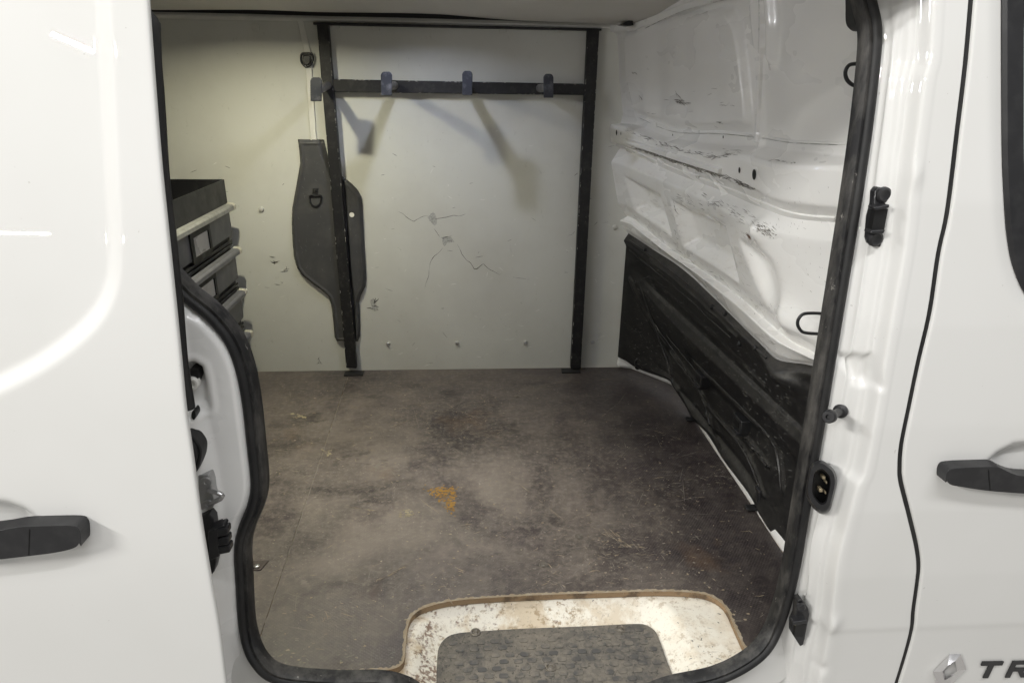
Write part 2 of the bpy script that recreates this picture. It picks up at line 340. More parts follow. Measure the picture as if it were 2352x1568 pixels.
# ------------------------------------------------------------------ mesh building
class MB:
    def __init__(s): s.v = []; s.f = []; s.mi = []
    def add(s, V, F, mi=0):
        o = len(s.v); s.v += [tuple(map(float, p)) for p in V]; s.f += [tuple(i + o for i in f) for f in F]; s.mi += [mi] * len(F); return s
    def box(s, lo, hi, mi=0):
        (a, b, c), (d, e, f) = lo, hi
        V = [(a, b, c), (d, b, c), (d, e, c), (a, e, c), (a, b, f), (d, b, f), (d, e, f), (a, e, f)]
        return s.add(V, [(0, 3, 2, 1), (4, 5, 6, 7), (0, 1, 5, 4), (1, 2, 6, 5), (2, 3, 7, 6), (3, 0, 4, 7)], mi)
    def prism(s, pts, vec, mi=0, side_mi=None):
        """planar polygon pts (3d) pushed along vec"""
        P = np.array(pts, float); n = len(P); Q = P + np.array(vec, float)
        nrm = sum(np.cross(P[i] - P[0], P[(i + 1) % n] - P[0]) for i in range(1, n - 1))
        if np.dot(nrm, vec) > 0: P, Q = P[::-1], Q[::-1]
        F = [tuple(range(n)), tuple(range(2 * n - 1, n - 1, -1))]
        s.add(np.vstack([P, Q]), F, mi)
        o = len(s.v) - 2 * n
        for i in range(n):
            j = (i + 1) % n; s.f.append((o + i, o + n + i, o + n + j, o + j)); s.mi.append(mi if side_mi is None else side_mi)
        return s
    def cyl(s, p0, p1, r0, r1=None, n=20, mi=0, cap=True):
        r1 = r0 if r1 is None else r1
        p0, p1 = np.array(p0, float), np.array(p1, float); d = p1 - p0; d /= np.linalg.norm(d)
        a = np.cross(d, (0, 0, 1) if abs(d[2]) < .9 else (1, 0, 0)); a /= np.linalg.norm(a); b = np.cross(d, a)
        t = np.linspace(0, 2 * math.pi, n, endpoint=False); ring = np.outer(np.cos(t), a) + np.outer(np.sin(t), b)
        V = np.vstack([p0 + ring * r0, p1 + ring * r1]); F = [(i, (i + 1) % n, n + (i + 1) % n, n + i) for i in range(n)]
        if cap: F += [tuple(range(n - 1, -1, -1)), tuple(range(n, 2 * n))]
        return s.add(V, F, mi)
    def lathe(s, p0, axis, prof_, n=24, mi=0):
        """profile of (distance along axis, radius)"""
        p0 = np.array(p0, float); d = np.array(axis, float); d /= np.linalg.norm(d)
        a = np.cross(d, (0, 0, 1) if abs(d[2]) < .9 else (1, 0, 0)); a /= np.linalg.norm(a); b = np.cross(d, a)
        t = np.linspace(0, 2 * math.pi, n, endpoint=False); ring = np.outer(np.cos(t), a) + np.outer(np.sin(t), b)
        V = np.vstack([p0 + d * h + ring * max(r, 1e-5) for h, r in prof_]); F = []
        for k in range(len(prof_) - 1):
            F += [(k * n + i, k * n + (i + 1) % n, (k + 1) * n + (i + 1) % n, (k + 1) * n + i) for i in range(n)]
        m = len(prof_) - 1
        F += [tuple(range(n - 1, -1, -1)), tuple(range(m * n, m * n + n))]
        return s.add(V, F, mi)
    def tube(s, path, r, n=10, mi=0):
        P = np.array(path, float); T = np.gradient(P, axis=0); T /= np.linalg.norm(T, axis=1)[:, None]
        up = np.array((0.13, .9, .41)); V = []
        for p, t in zip(P, T):
            a = np.cross(t, up); a /= np.linalg.norm(a); b = np.cross(t, a)
            V += [p + r * (math.cos(q) * a + math.sin(q) * b) for q in np.linspace(0, 2 * math.pi, n, endpoint=False)]
        F = []
        for k in range(len(P) - 1):
            F += [(k * n + i, k * n + (i + 1) % n, (k + 1) * n + (i + 1) % n, (k + 1) * n + i) for i in range(n)]
        F += [tuple(range(n - 1, -1, -1)), tuple(range((len(P) - 1) * n, len(P) * n))]
        return s.add(V, F, mi)
    def sweep(s, path, profile, mi=0):
        """profile of (across, depth): across = in the plane of the body side, depth = +y"""
        P = np.array(path, float); T = np.gradient(P, axis=0); T /= np.linalg.norm(T, axis=1)[:, None]
        n = len(profile); V = []
        for p, t in zip(P, T):
            a = np.cross(t, (0, 1, 0)); a /= np.linalg.norm(a); b = np.cross(a, t); b = b if b[1] > 0 else -b
            V += [p + u * a + w * b for u, w in profile]
        F = []
        for k in range(len(P) - 1):
            F += [(k * n + i, k * n + (i + 1) % n, (k + 1) * n + (i + 1) % n, (k + 1) * n + i) for i in range(n)]
        F += [tuple(range(n - 1, -1, -1)), tuple(range((len(P) - 1) * n, len(P) * n))]
        return s.add(V, F, mi)
    def grid(s, G, keep=None, mi=0):
        """G [rows, cols, 3]"""
        r, c = G.shape[:2]; o = len(s.v); s.v += [tuple(p) for p in G.reshape(-1, 3).tolist()]
        for i in range(r - 1):
            for j in range(c - 1):
                if keep is None or keep[i, j]:
                    s.f.append((o + i * c + j, o + i * c + j + 1, o + (i + 1) * c + j + 1, o + (i + 1) * c + j)); s.mi.append(mi)
        return s


WO = {}
def put(name, me, mats, center, parent, mods=()):
    o = bpy.data.objects.new(name, me); COL.objects.link(o)
    c = np.array(center, float); base = WO[parent.name] if parent else np.zeros(3)
    o.parent = parent; o.location = c - base; WO[o.name] = c
    return o
def obj(name, mb, mats, parent=None, bevel=0.0, seg=2, angle=35, solid=0.0, label=None, fix=True):
    V = np.array(mb.v); c = (V.min(0) + V.max(0)) / 2
    me = bpy.data.meshes.new(name); me.from_pydata((V - c).tolist(), [], mb.f)
    for m in (mats if isinstance(mats, (list, tuple)) else [mats]): me.materials.append(m)
    me.polygons.foreach_set('material_index', mb.mi)
    if fix:
        bm = bmesh.new(); bm.from_mesh(me); bmesh.ops.recalc_face_normals(bm, faces=bm.faces); bm.to_mesh(me); bm.free()
    me.polygons.foreach_set('use_smooth', [True] * len(me.polygons))
    me.set_sharp_from_angle(angle=math.radians(angle)); me.update()
    o = put(name, me, mats, c, parent)
    if solid:
        k = o.modifiers.new('thickness', 'SOLIDIFY'); k.thickness = abs(solid); k.offset = -1 if solid > 0 else 1
    if bevel:
        k = o.modifiers.new('bevel', 'BEVEL'); k.width = bevel; k.segments = seg; k.limit_method = 'ANGLE'; k.angle_limit = math.radians(40)
        k.harden_normals = False
    if label: o['label'] = label
    return o
def dup(o, center, parent, rot=None):
    n = o.copy(); COL.objects.link(n); n.parent = parent
    c = np.array(center, float); n.location = c - (WO[parent.name] if parent else 0); WO[n.name] = c
    if rot is not None: n.rotation_euler = rot
    return n
def thing(name, loc, label, cat, group=None):
    o = bpy.data.objects.new(name, None); COL.objects.link(o); o.location = loc; o.empty_display_size = .1
    WO[o.name] = np.array(loc, float); o['label'] = label; o['category'] = cat
    if group: o['group'] = group
    return o
def slivers(mb, place, pts, width, jag=.35):
    """a thin jagged mark through surface points; place() already gives 3-d points with normal offset"""
    P = np.array(pts, float); n = len(P)
    if n < 2: return
    T = np.gradient(P, axis=0); T /= (np.linalg.norm(T, axis=1)[:, None] + 1e-9)
    A = np.cross(T, place); A /= (np.linalg.norm(A, axis=1)[:, None] + 1e-9)
    V = []
    for i in range(n):
        e = math.sin(math.pi * (i + .15) / (n - 1 + .3)) ** .6
        w = width * e * .5
        V += [P[i] + A[i] * w * (1 + random.uniform(-jag, jag)), P[i] - A[i] * w * (1 + random.uniform(-jag, jag))]
    mb.add(V, [(2 * i, 2 * i + 1, 2 * i + 3, 2 * i + 2) for i in range(n - 1)])
def blob(mb, c, ua, va, ra, rb, n=9, jag=.35):
    c = np.array(c); ua = np.array(ua, float); va = np.array(va, float); V = []
    for i in range(n):
        t = 2 * math.pi * i / n; k = 1 + random.uniform(-jag, jag)
        V.append(c + ua * ra * k * math.cos(t) + va * rb * k * math.sin(t))
    mb.add(V, [tuple(range(n))])
def rrect(cx, cy, w, h, r, n=5):
    out = []
    for sx, sy, a0 in ((1, 1, 0), (-1, 1, 90), (-1, -1, 180), (1, -1, 270)):
        for k in range(n + 1):
            a = math.radians(a0 + 90 * k / n); out.append((cx + sx * (w / 2 - r) + r * math.cos(a), cy + sy * (h / 2 - r) + r * math.sin(a)))
    return out


YW = 2.692
# =================================================================== the van body
van = thing('cargo_van', (0, 1.05, -.55), 'white cargo van seen through its wide open side door', 'van')

# --- edge curves of the side, traced and unprojected onto the tumblehome
def zcurve(px, off=0.0, P=YO, n=8):
    q = spl(px, n); W_ = [side(a, b, off, P) for a, b in q]; W_ = np.array([w for w in W_ if w is not None])
    k = np.argsort(W_[:, 2]); z, x = W_[k, 2], W_[k, 0]
    def f(zz):
        zz = np.asarray(zz, float); r = np.interp(zz, z, x)
        m0 = (x[12] - x[0]) / (z[12] - z[0]); m1 = (x[-1] - x[-13]) / (z[-1] - z[-13])
        r = np.where(zz < z[0], x[0] + (zz - z[0]) * np.clip(m0, -.3, .3), r); r = np.where(zz > z[-1], x[-1] + (zz - z[-1]) * np.clip(m1, -.3, .3), r)
        return r
    return f
OFFJ = 0.058
x_seal = zcurve([(2020, -60), (2028, 60), (2022, 150), (2005, 300), (1985, 450), (1960, 620), (1935, 780), (1905, 950), (1875, 1150), (1850, 1300), (1826, 1420), (1810, 1490), (1800, 1568)], OFFJ)
x_fold = zcurve([(2112, -20), (2110, 60), (2097, 123), (2080, 220), (2067, 330), (2064, 380), (2064, 430), (2050, 520), (2030, 620), (2009, 717), (1996, 797), (1996, 861), (1975, 940), (1971, 1010), (1956, 1080), (1938, 1138), (1910, 1196), (1881, 1249), (1866, 1313), (1867, 1387), (1855, 1445), (1844, 1498), (1841, 1568)], .03)
x_edge = zcurve([(2148, -20), (2140, 128), (2127, 185), (2112, 298), (2097, 410), (2082, 560), (2065, 660), (2049, 750), (2026, 884), (2009, 985), (1989, 1085), (1970, 1125), (1943, 1225), (1926, 1299), (1910, 1431), (1894, 1519), (1885, 1568)], 0)
shut_px = [(2235, -20), (2220, 149), (2202, 298), (2179, 484), (2158, 583), (2138, 717), (2111, 834), (2090, 935), (2076, 1002), (2071, 1035), (2069, 1069), (2071, 1105), (2090, 1182), (2107, 1255), (2112, 1299), (2109, 1337), (2100, 1402), (2096, 1445), (2081, 1504), (2060, 1572)]
x_shut = zcurve(shut_px, 0)

# --- front pillar: jamb with its stampings and the outer skin up to the shut line
def build_front_pillar():
    Z = np.linspace(-.22, 1.42, 320); mb = MB(); rows = []
    for z in Z:
        y0 = float(YO(z)); xs, xf, xe, xh = float(x_seal(z)), float(x_fold(z)), float(x_edge(z)), float(x_shut(z)) - .005
        xf = min(max(xf, xs + .02), xe - .022)
        k = [(xs - .016, y0 + .072), (xs - .004, y0 + OFFJ + .004), (xs + .008, y0 + OFFJ - .002), (xs + (xf - xs) * .45, y0 + .050), (xf - .010, y0 + .047), (xf - .003, y0 + .040),
             (xf + .003, y0 + .030), (xf + .010, y0 + .0275), (xf + (xe - xf) * .55, y0 + .026), (xe - .007, y0 + .020), (xe - .003, y0 + .006), (xe, y0 + .0015), (xe + .004, y0), (xe + .012, y0 - .0005)]
        for t in np.linspace(.12, .96, 8): k.append((xe + .012 + (xh - xe - .012) * t, y0))
        k += [(xh - .0015, y0 + .0005), (xh, y0 + .003), (xh + .0005, y0 + .012)]
        # finer sampling with spline between the stamped lines
        q = spl(np.array(k), 3); rows.append(np.column_stack([q[:, 0], q[:, 1], np.full(len(q), z)]))
    G = np.array(rows)
    # local dents and bulges of the jamb
    X_, Y_, Z_ = G[..., 0], G[..., 1], G[..., 2]
    c = side(1968, 850, .05); poly = [side(*p, .045)[[0, 2]] for p in ((1936, 822), (1988, 806), (1996, 868), (1958, 880))]
    s = sdf(poly, X_, Z_); Y_ += .016 * sst(.006, -.012, s)
    for px, r_, a in (((1890, 1400), .022, -.010), ((1868, 1502), .014, .010), ((2066, 395), .020, -.007)):
        p = side(*px, .04); Y_ += a * .55 * np.exp(-(((X_ - p[0]) / (r_ * .6)) ** 2 + ((Z_ - p[2]) / r_) ** 2))
    l = [side(*p, .05)[[0, 2]] for p in ((2060, 20), (2040, 180), (2018, 380), (1995, 520), (1968, 700), (1935, 880), (1910, 1000), (1880, 1180), (1850, 1360))]
    Y_ += -.004 * np.exp(-(segdist(l, X_, Z_) / .005) ** 2)
    G[..., 1] = Y_
    mb.grid(G); return mb
pillar = obj('door_pillar', build_front_pillar(), M['paint'], van, fix=False, angle=60)

# --- front door skin
bowlR = [side(*p)[[0, 2]] for p in ((2262, 1062), (2290, 1036), (2330, 1016), (2400, 1008), (2480, 1020), (2520, 1060), (2500, 1120), (2420, 1140), (2330, 1138), (2280, 1110))]
winpx = [(2316, -80), (2316, 150), (2317, 350), (2322, 470), (2329, 550), (2343, 615), (2375, 680), (2440, 730), (2560, 760), (2760, 770)]
win = [side(*p) for p in spl(winpx, 6)]; win2 = [w[[0, 2]] for w in win] + [np.array((1.9, win[-1][2])), np.array((1.9, 1.6)), np.array((win[0][0] + .01, 1.6))]
def build_front_door():
    Z = np.linspace(-.22, 1.42, 260); U = np.linspace(0, 1, 150) ** 1.15; G = np.zeros((len(Z), len(U) + 3, 3))
    for i, z in enumerate(Z):
        x0 = float(x_shut(z)) + .005; xs = np.r_[x0 - .0005, x0, x0 + .0015, x0 + .004 + U * (1.55 - x0)]
        y = np.full(len(xs), float(YO(z))); y[0] += .02; y[1] += .003; y[2] += .0005
        G[i, :, 0] = xs; G[i, :, 1] = y; G[i, :, 2] = z
    X_, Z_ = G[..., 0], G[..., 2]
    s = sdf(bowlR, X_, Z_); G[..., 1] += .020 * sst(.004, -.028, s)
    w = sdf(win2, X_, Z_); G[..., 1] += .006 * sst(.035, .0, w)
    cen = w[:-1, :-1]
    mb = MB(); mb.grid(G, keep=cen > .004); return mb
fdoor = obj('front_door', build_front_door(), M['paint'], van, fix=False, angle=60)
gp = resample([side(a, b, .005) for a, b in spl(shut_px, 6)], 120)
obj('shut_line_seal', MB().sweep(gp, [(-.0052, 0), (.0052, 0), (.012, .006), (-.012, .006)]), M['seal'], van)
wp = resample(np.array(win) + [0, .004, 0], 90)
obj('window_seal', MB().sweep(wp, [(-.003, -.006), (-.008, -.002), (-.008, .012), (.028, .012), (.030, .004), (.024, -.004)]), M['black'], fdoor, angle=30)
gl = [side(a, b, .012) for a, b in ((2325, -80), (2330, 300), (2345, 540), (2420, 700), (2760, 745), (2760, -80))]
gz = np.linspace(gl[4][2], 1.42, 24); gg = np.zeros((24, 2, 3))
for i, z in enumerate(gz): gg[i] = [(np.interp(z, [gl[4][2], gl[3][2], gl[2][2], gl[1][2], 1.42], [gl[4][0] - .35, gl[3][0], gl[2][0], gl[1][0], gl[0][0]]), float(YO(z)) + .012, z), (1.55, float(YO(z)) + .012, z)]
obj('window_glass', MB().grid(gg), M['glass'], fdoor, solid=.004, fix=False)

def handle(px, x0, P, parent):
    """pull handle: traced outline pushed out of the skin, a fine seam where the lock cover starts"""
    cyy = (min(b for _, b in px) + max(b for _, b in px)) / 2
    def pos(pp, off):
        out = []
        for a, b in pp:
            q0, q1 = side(a, b, -.004, P), side(a, b, -.018, P); z = q0[2] if b < cyy else q1[2]
            out.append((q0[0], float(P(z)) + off, z))
        return out
    h = obj('door_handle', MB().prism(pos(px, -.026), (0, .026, 0)), M['black'], parent, bevel=.0085, seg=5, angle=60)
    ys = sorted([b for a, b in px if abs(a - x0) < 30]); y0, y1 = ys[0], ys[-1]
    obj('handle_seam', MB().prism(pos([(x0 - .9, y0 + 7), (x0 + .9, y0 + 7), (x0 + 2.2, y1 - 4), (x0 + .4, y1 - 4)], -.0268), (0, .002, 0)), M['gloss'], h)
hr = spl([(2154, 1088), (2158, 1068), (2175, 1060), (2250, 1057), (2275, 1058), (2300, 1070), (2330, 1078), (2400, 1080), (2470, 1080), (2490, 1100), (2470, 1130), (2400, 1132), (2330, 1128), (2250, 1122), (2190, 1113), (2160, 1106)], 4, True)
handle(hr, 2250, YO, fdoor)

# --- emblem and lettering on the front door
def em(cx_, cy_, off): return side(1750 + cx_ * .2931, 1108.3 + cy_ * .2931, off)
mb = MB()
outer = [(1340, 1478), (1470, 1342), (1558, 1340), (1602, 1462), (1470, 1600), (1385, 1605)]
inner = [(1432, 1480), (1470, 1436), (1502, 1402), (1517, 1466), (1482, 1502), (1446, 1534)]
ridge = [(1415, 1478), (1455, 1432), (1515, 1395), (1532, 1466), (1488, 1515), (1432, 1545)]
rings = [[em(*p, -.0005) for p in outer], [em(*p, -.004) for p in outer], [em(*p, -.016) for p in ridge], [em(*p, -.008) for p in inner], [em(*p, -.0005) for p in inner]]
mb.add(sum(rings, []), [(k * 6 + i, k * 6 + (i + 1) % 6, (k + 1) * 6 + (i + 1) % 6, (k + 1) * 6 + i) for k in range(4) for i in range(6)])
obj('emblem', mb, M['chrome'], fdoor, angle=5)
LET = {'T': [[(0, 1), (1.0, 1), (1.0, .77), (.62, .77), (.62, 0), (.38, 0), (.38, .77), (0, .77)]],
       'R': [[(0, 0), (0, 1), (.22, 1), (.22, 0)], [(.22, 1), (.80, 1), (.96, .9), (.96, .48), (.80, .38), (.22, .38), (.22, .58), (.72, .58), (.72, .80), (.22, .80)], [(.46, .38), (.72, .38), (1.0, 0), (.73, 0)]],
       'A': [[(0, 0), (.38, 1), (.66, 1), (1.04, 0), (.80, 0), (.52, .78), (.24, 0)]],
       'F': [[(0, 0), (0, 1), (.9, 1), (.9, .79), (.22, .79), (.22, .58), (.8, .58), (.8, .38), (.22, .38), (.22, 0)]],
       'I': [[(0, 0), (0, 1), (.22, 1), (.22, 0)]],
       'C': [[(.95, 1), (.15, 1), (0, .88), (0, .12), (.15, 0), (.95, 0), (.95, .21), (.23, .21), (.23, .79), (.95, .79)]]}
mb = MB(); cur = 1712.0
for ch in 'TRAFIC':
    w = 165 if ch != 'I' else 165
    for st in LET[ch]:
        P = [em(cur + u * w + v * 62 - 22 + (0 if ch != 'T' else -26), 1524 - v * 128 - (cur + u * w - 1700) * .02, -.0015) for u, v in st]
        mb.prism(P, (0, -.0025, 0))
    cur += (w * 1.0 + 46) if ch != 'I' else 82
obj('lettering', mb, M['black'], fdoor, angle=20)

# --- sliding door, pushed back over the rear quarter
x_de = zcurve([(336, -60), (344, 60), (355, 208), (369, 380), (383, 517), (404, 718), (414, 819), (426, 941), (441, 1041), (463, 1205), (486, 1342), (503, 1440), (519, 1568), (528, 1640)], 0, YD)
stamp = [side(*p, 0, YD)[[0, 2]] for p in spl([(228, -120), (231, 0), (251, 400), (258, 590), (245, 675), (200, 748), (105, 825), (0, 882), (-150, 950), (-400, 1010)], 6)]
stampP = [np.array((s_[0], s_[1])) for s_ in stamp] + [np.array((-2.0, stamp[-1][1])), np.array((-2.0, 1.7)), np.array((stamp[0][0], 1.7))]
bowlL = [side(*p, 0, YD)[[0, 2]] for p in ((92, 1190), (60, 1165), (20, 1150), (-60, 1140), (-160, 1160), (-190, 1210), (-150, 1275), (-60, 1300), (30, 1290), (80, 1262))]
def build_slide():
    Z = np.linspace(-.30, 1.46, 300); U = np.linspace(0, 1, 190) ** 0.85; rows = []
    for z in Z:
        xe = float(x_de(z)); y0 = float(YD(z)); xs = -1.25 + U * (xe - .006 + 1.25)
        xs = np.r_[xs, xe - .0025, xe - .0006, xe, xe, xe - .012]; y = np.full(len(xs), y0); y[-5] += .0002; y[-4] += .0012; y[-3] += .0035; y[-2] += .0065; y[-1] += .008
        rows.append(np.column_stack([xs, y, np.full(len(xs), z)]))
    G = np.array(rows); X_, Z_ = G[..., 0], G[..., 2]
    s = sdf(stampP, X_, Z_); G[..., 1] += .014 * (.5 * np.clip((.012 - s) / .024, 0, 1) + .5 * sst(.012, -.012, s))
    b = sdf(bowlL, X_, Z_); G[..., 1] += .022 * sst(.004, -.030, b)
    return MB().grid(G)
sdoor = obj('sliding_door', build_slide(), M['paint'], van, fix=False, angle=60)
hl = spl([(204, 1215), (200, 1195), (182, 1186), (100, 1187), (60, 1189), (20, 1196), (-60, 1205), (-150, 1210), (-160, 1240), (-140, 1275), (-60, 1282), (0, 1278), (90, 1268), (150, 1260), (190, 1250), (202, 1238)], 4, True)
handle(hl, 88, YD, sdoor)
# black rubber edge trim behind the door's rim, ending above the jamb
q = []
for z in np.linspace(.70, 1.275, 40):
    xe = float(x_de(z)); q.append((xe - .004, float(YD(z)) + .030, z))
zt = 1.275
wd = [(368, 30, .02), (390, 400, .02), (414, 650, .02), (432, 900, .02), (447, 936, .02)]
x_tr = zcurve([(367, 0), (370, 130), (378, 234), (389, 408), (402, 517), (414, 635), (420, 690), (430, 819), (440, 890), (448, 940)], .026, YD)
zb = side(440, 938, .026, YD)[2]; rows = []
for z in np.linspace(zb, 1.262, 90):
    xr = float(x_tr(z)); y0 = float(YD(z)); rr = .016 * sst(1.235, 1.262, z)
    rows.append([(xr - .05, y0 + .018, z), (xr - .028 - rr, y0 + .0135, z), (xr - .010 - rr, y0 + .015, z), (xr - .002 - rr, y0 + .021, z), (xr - rr, y0 + .028, z), (xr - .003 - rr, y0 + .036, z), (xr - .03 - rr, y0 + .042, z), (xr - .05, y0 + .042, z)])
obj('edge_trim', MB().grid(np.array(rows)), M['seal'], sdoor, fix=False, angle=60)

# --- rear pillar: the white jamb behind the sliding door, with its pocket
lj = [(415, 668), (470, 712), (520, 768), (548, 832), (562, 905), (574, 1000), (586, 1100), (578, 1152), (556, 1202), (549, 1252), (552, 1330), (560, 1440), (590, 1520), (640, 1575)]
x_ls = zcurve([(560, 880), (568, 940), (574, 1000), (585, 1100), (578, 1152), (556, 1205), (549, 1252), (552, 1330), (559, 1440), (575, 1500)], .062)
ljw = [side(a, b, .062)[[0, 2]] for a, b in spl([(300, 560), (360, 622), (420, 690), (480, 735), (525, 785), (550, 840), (562, 905), (574, 1000), (585, 1100), (578, 1152), (556, 1205), (549, 1252), (552, 1330), (559, 1440), (580, 1510), (640, 1560), (760, 1585), (900, 1600)], 6)]
ridgeL = [side(a, b, .05)[[0, 2]] for a, b in ((430, 880), (462, 960), (486, 1060), (500, 1180), (508, 1320), (520, 1450), (536, 1640))]
pocket = [side(a, b, .06)[[0, 2]] for a, b in ((400, 822), (450, 822), (472, 836), (480, 870), (489, 925), (486, 938), (440, 944), (395, 944))]
def build_rear():
    Z = np.linspace(-.30, .92, 300); X0 = np.linspace(-1.0, .10, 290); X_, Z_ = np.meshgrid(X0, Z)
    poly = [np.array((-1.2, .96))] + ljw + [np.array((.2, ljw[-1][1])), np.array((.2, -.5)), np.array((-1.2, -.5))]
    s = sdf(poly, X_, Z_)
    # slide the border vertices onto the edge so that the cut is clean
    gy, gx = np.gradient(s, Z, X0); near = np.abs(s) < .006
    n2 = np.maximum(gx ** 2 + gy ** 2, .3)
    Xs, Zs = np.where(near, X_ - gx * s / n2, X_), np.where(near, Z_ - gy * s / n2, Z_)
    Y_ = YO(Zs) + .052
    rx = np.interp(Zs, [p[1] for p in ridgeL][::-1], [p[0] for p in ridgeL][::-1])
    Y_ = Y_ - .022 * sst(.014, -.016, Xs - rx) - .012 * sst(.05, -.10, Xs - rx)
    Y_ = Y_ + .024 * sst(.0, -.014, sdf(pocket, Xs, Zs)) - .003 * np.exp(-((sdf(pocket, Xs, Zs) - .006) / .004) ** 2)
    Y_ = Y_ + .016 * sst(-.016, .0, s)
    for px, r_, a in (((470, 800), .004, -.0008), ((505, 870), .004, -.0008), ((512, 905), .004, -.0008), ((520, 955), .004, -.0008)):
        p = side(*px, .05); Y_ += a * np.exp(-(((Xs - p[0]) / r_) ** 2 + ((Zs - p[2]) / r_) ** 2))
    G = np.stack([Xs, Y_, Zs], -1); sc = (s[:-1, :-1] + s[1:, 1:] + s[1:, :-1] + s[:-1, 1:]) / 4
    return MB().grid(G, keep=sc < .0005)
rear = obj('rear_pillar', build_rear(), M['inner'], van, fix=False, angle=70)
# --- rest of the shell: quarter skin behind the sliding door, header above the opening, roof, rear doors
mb = MB()
mb.box((-2.05, 1.03, -.3), (-1.0, 1.045, 1.5)); mb.box((-2.05, 1.080, 1.31), (1.0, 1.095, 1.55)); mb.box((-2.05, 1.06, 1.55), (1.0, 2.80, 1.56))
mb.box((-2.065, 1.03, -.3), (-2.05, 2.80, 1.55)); mb.box((-1.0, 1.10, .93), (-.62, 1.115, 1.3))
obj('body_shell', mb, M['paint'], van)

# --- rubber seal round the opening: clean bulb outside, scuffed flange inside
L = [(330, 590), (380, 625), (432, 678), (486, 722), (530, 776), (556, 840), (572, 920), (583, 1020), (591, 1105), (584, 1155), (563, 1208), (553, 1255), (556, 1330), (564, 1440), (588, 1512), (640, 1552), (760, 1566), (870, 1566), (930, 1580), (1010, 1620), (1240, 1640), (1440, 1610), (1540, 1578), (1640, 1556), (1712, 1523), (1762, 1478), (1797, 1400), (1822, 1300), (1842, 1180), (1862, 1060), (1886, 920), (1912, 760), (1938, 600), (1962, 450), (1985, 290), (2002, 140), (2005, 70), (1996, 20), (1980, -30), (1940, -80), (1880, -110)]
path = []
for a, b in spl(L, 8):
    p = side(a, b, .068 - .040 * float(sst(1420, 1540, b))); path.append(p)
path = np.array(path); path = resample(path, 420)
for k in range(3): path[1:-1, 1] = (path[:-2, 1] + path[1:-1, 1] * 2 + path[2:, 1]) / 4
th = np.linspace(-.15 * math.pi, 1.15 * math.pi, 12)
bulb = [(-.0045 + .0095 * math.cos(t), -.004 - .0125 * math.sin(t)) for t in th] + [(-.016, .012), (.010, .012)]
bulb = [(.0055 + u, w) for u, w in bulb]
flan = [(-.002, -.006), (-.006, -.0105), (-.012, -.0105), (-.0165, -.004), (-.017, .016), (-.002, .016)]
seal = obj('door_seal', MB().sweep(path, [(-u, w) for u, w in bulb]), M['seal'], van, angle=50)
obj('seal_flange', MB().sweep(path, [(-u, w) for u, w in flan]), M['flange'], seal, angle=50)

# --- painted sill that closes the corners under the seal
_i = [i for i in range(len(path)) if path[i, 2] < .16 and -.6 < path[i, 0] < .70]
for seg in (_i[:int(len(_i) * .28)], _i[int(len(_i) * .72):]):
    P_ = path[seg]; T_ = np.gradient(P_, axis=0); T_ /= np.linalg.norm(T_, axis=1)[:, None]; A_ = np.cross(T_, (0, 1, 0)); A_ /= np.linalg.norm(A_, axis=1)[:, None]
    if np.mean(A_[:, 2]) > 0: A_ = -A_
    rows = [P_ + A_ * d_ + np.array((0, y_, 0)) for d_, y_ in ((-.006, .018), (.004, .014), (.03, .012), (.07, .016), (.13, .022))]
    obj('sill', MB().grid(np.array(rows)), M['paint'], van, fix=False, angle=60)
# =================================================================== bulkhead (front wall of the load space)
_py = np.array([1.05, 1.20, 1.30, 1.40, 1.50, 1.60, 1.80, 2.00, 2.20, 2.40, 2.55, 2.64, 2.70]); _px = np.array([.93, .885, .855, .828, .806, .798, .796, .790, .772, .742, .690, .645, .615])
_yy = np.linspace(1.05, 2.70, 331); XPf = smooth1(np.interp(_yy, _py, _px), 25)
def XP(y): return np.interp(y, _yy, XPf)
def ob(x, y, off):
    return osurf(x, y, lambda Q: Q[:, 0] - XP(Q[:, 1]) - (off(Q[:, 1]) if callable(off) else off), 1.06, 2.70, 300)
def rail(px, off):
    R_ = []
    for a, b in spl(px, 6):
        p = ob(a, b, off)
        if p is not None: R_.append((p[1], p[2]))
    R_ = np.array(R_); k = np.argsort(R_[:, 0]); return R_[k]
YC = np.linspace(2.655, 1.16, 300)
def field(rails, sub, soft, sm=9):
    """rails: list of (pixel polyline, off) from the top down -> Z[row, col], off[row, col]"""
    Zr, Or = [], []
    for px, off in rails:
        R_ = rail(px, off); z = np.interp(YC, R_[:, 0], R_[:, 1])
        # carry the end slopes on
        n = max(3, len(R_) // 6); m = (R_[n, 1] - R_[0, 1]) / (R_[n, 0] - R_[0, 0] + 1e-9); z = np.where(YC < R_[0, 0], R_[0, 1] + (YC - R_[0, 0]) * np.clip(m, -.25, .25), z)
        Zr.append(smooth1(z, sm)); Or.append(off(YC) if callable(off) else np.full(len(YC), off))
    Zr, Or = np.array(Zr), np.array(Or)
    for k in range(1, len(Zr)): Zr[k] = np.minimum(Zr[k], Zr[k - 1] - .004)
    Zs, Os = [], []
    for k in range(len(Zr) - 1):
        for j in range(sub[k]):
            t = j / sub[k]; Zs.append(Zr[k] * (1 - t) + Zr[k + 1] * t); Os.append(Or[k] * (1 - t) + Or[k + 1] * t)
    Zs.append(Zr[-1]); Os.append(Or[-1]); Zs, Os = np.array(Zs), np.array(Os)
    w = np.hanning(soft + 2)[1:-1]; w /= w.sum(); h = soft // 2
    Op = np.pad(Os, ((h, h), (0, 0)), mode='edge'); O2 = sum(w[i] * Op[i:i + len(Os)] for i in range(soft))
    Zp = np.pad(Zs, ((h, h), (0, 0)), mode='reflect', reflect_type='odd'); Z2 = sum(w[i] * Zp[i:i + len(Zs)] for i in range(soft))
    return Z2, O2
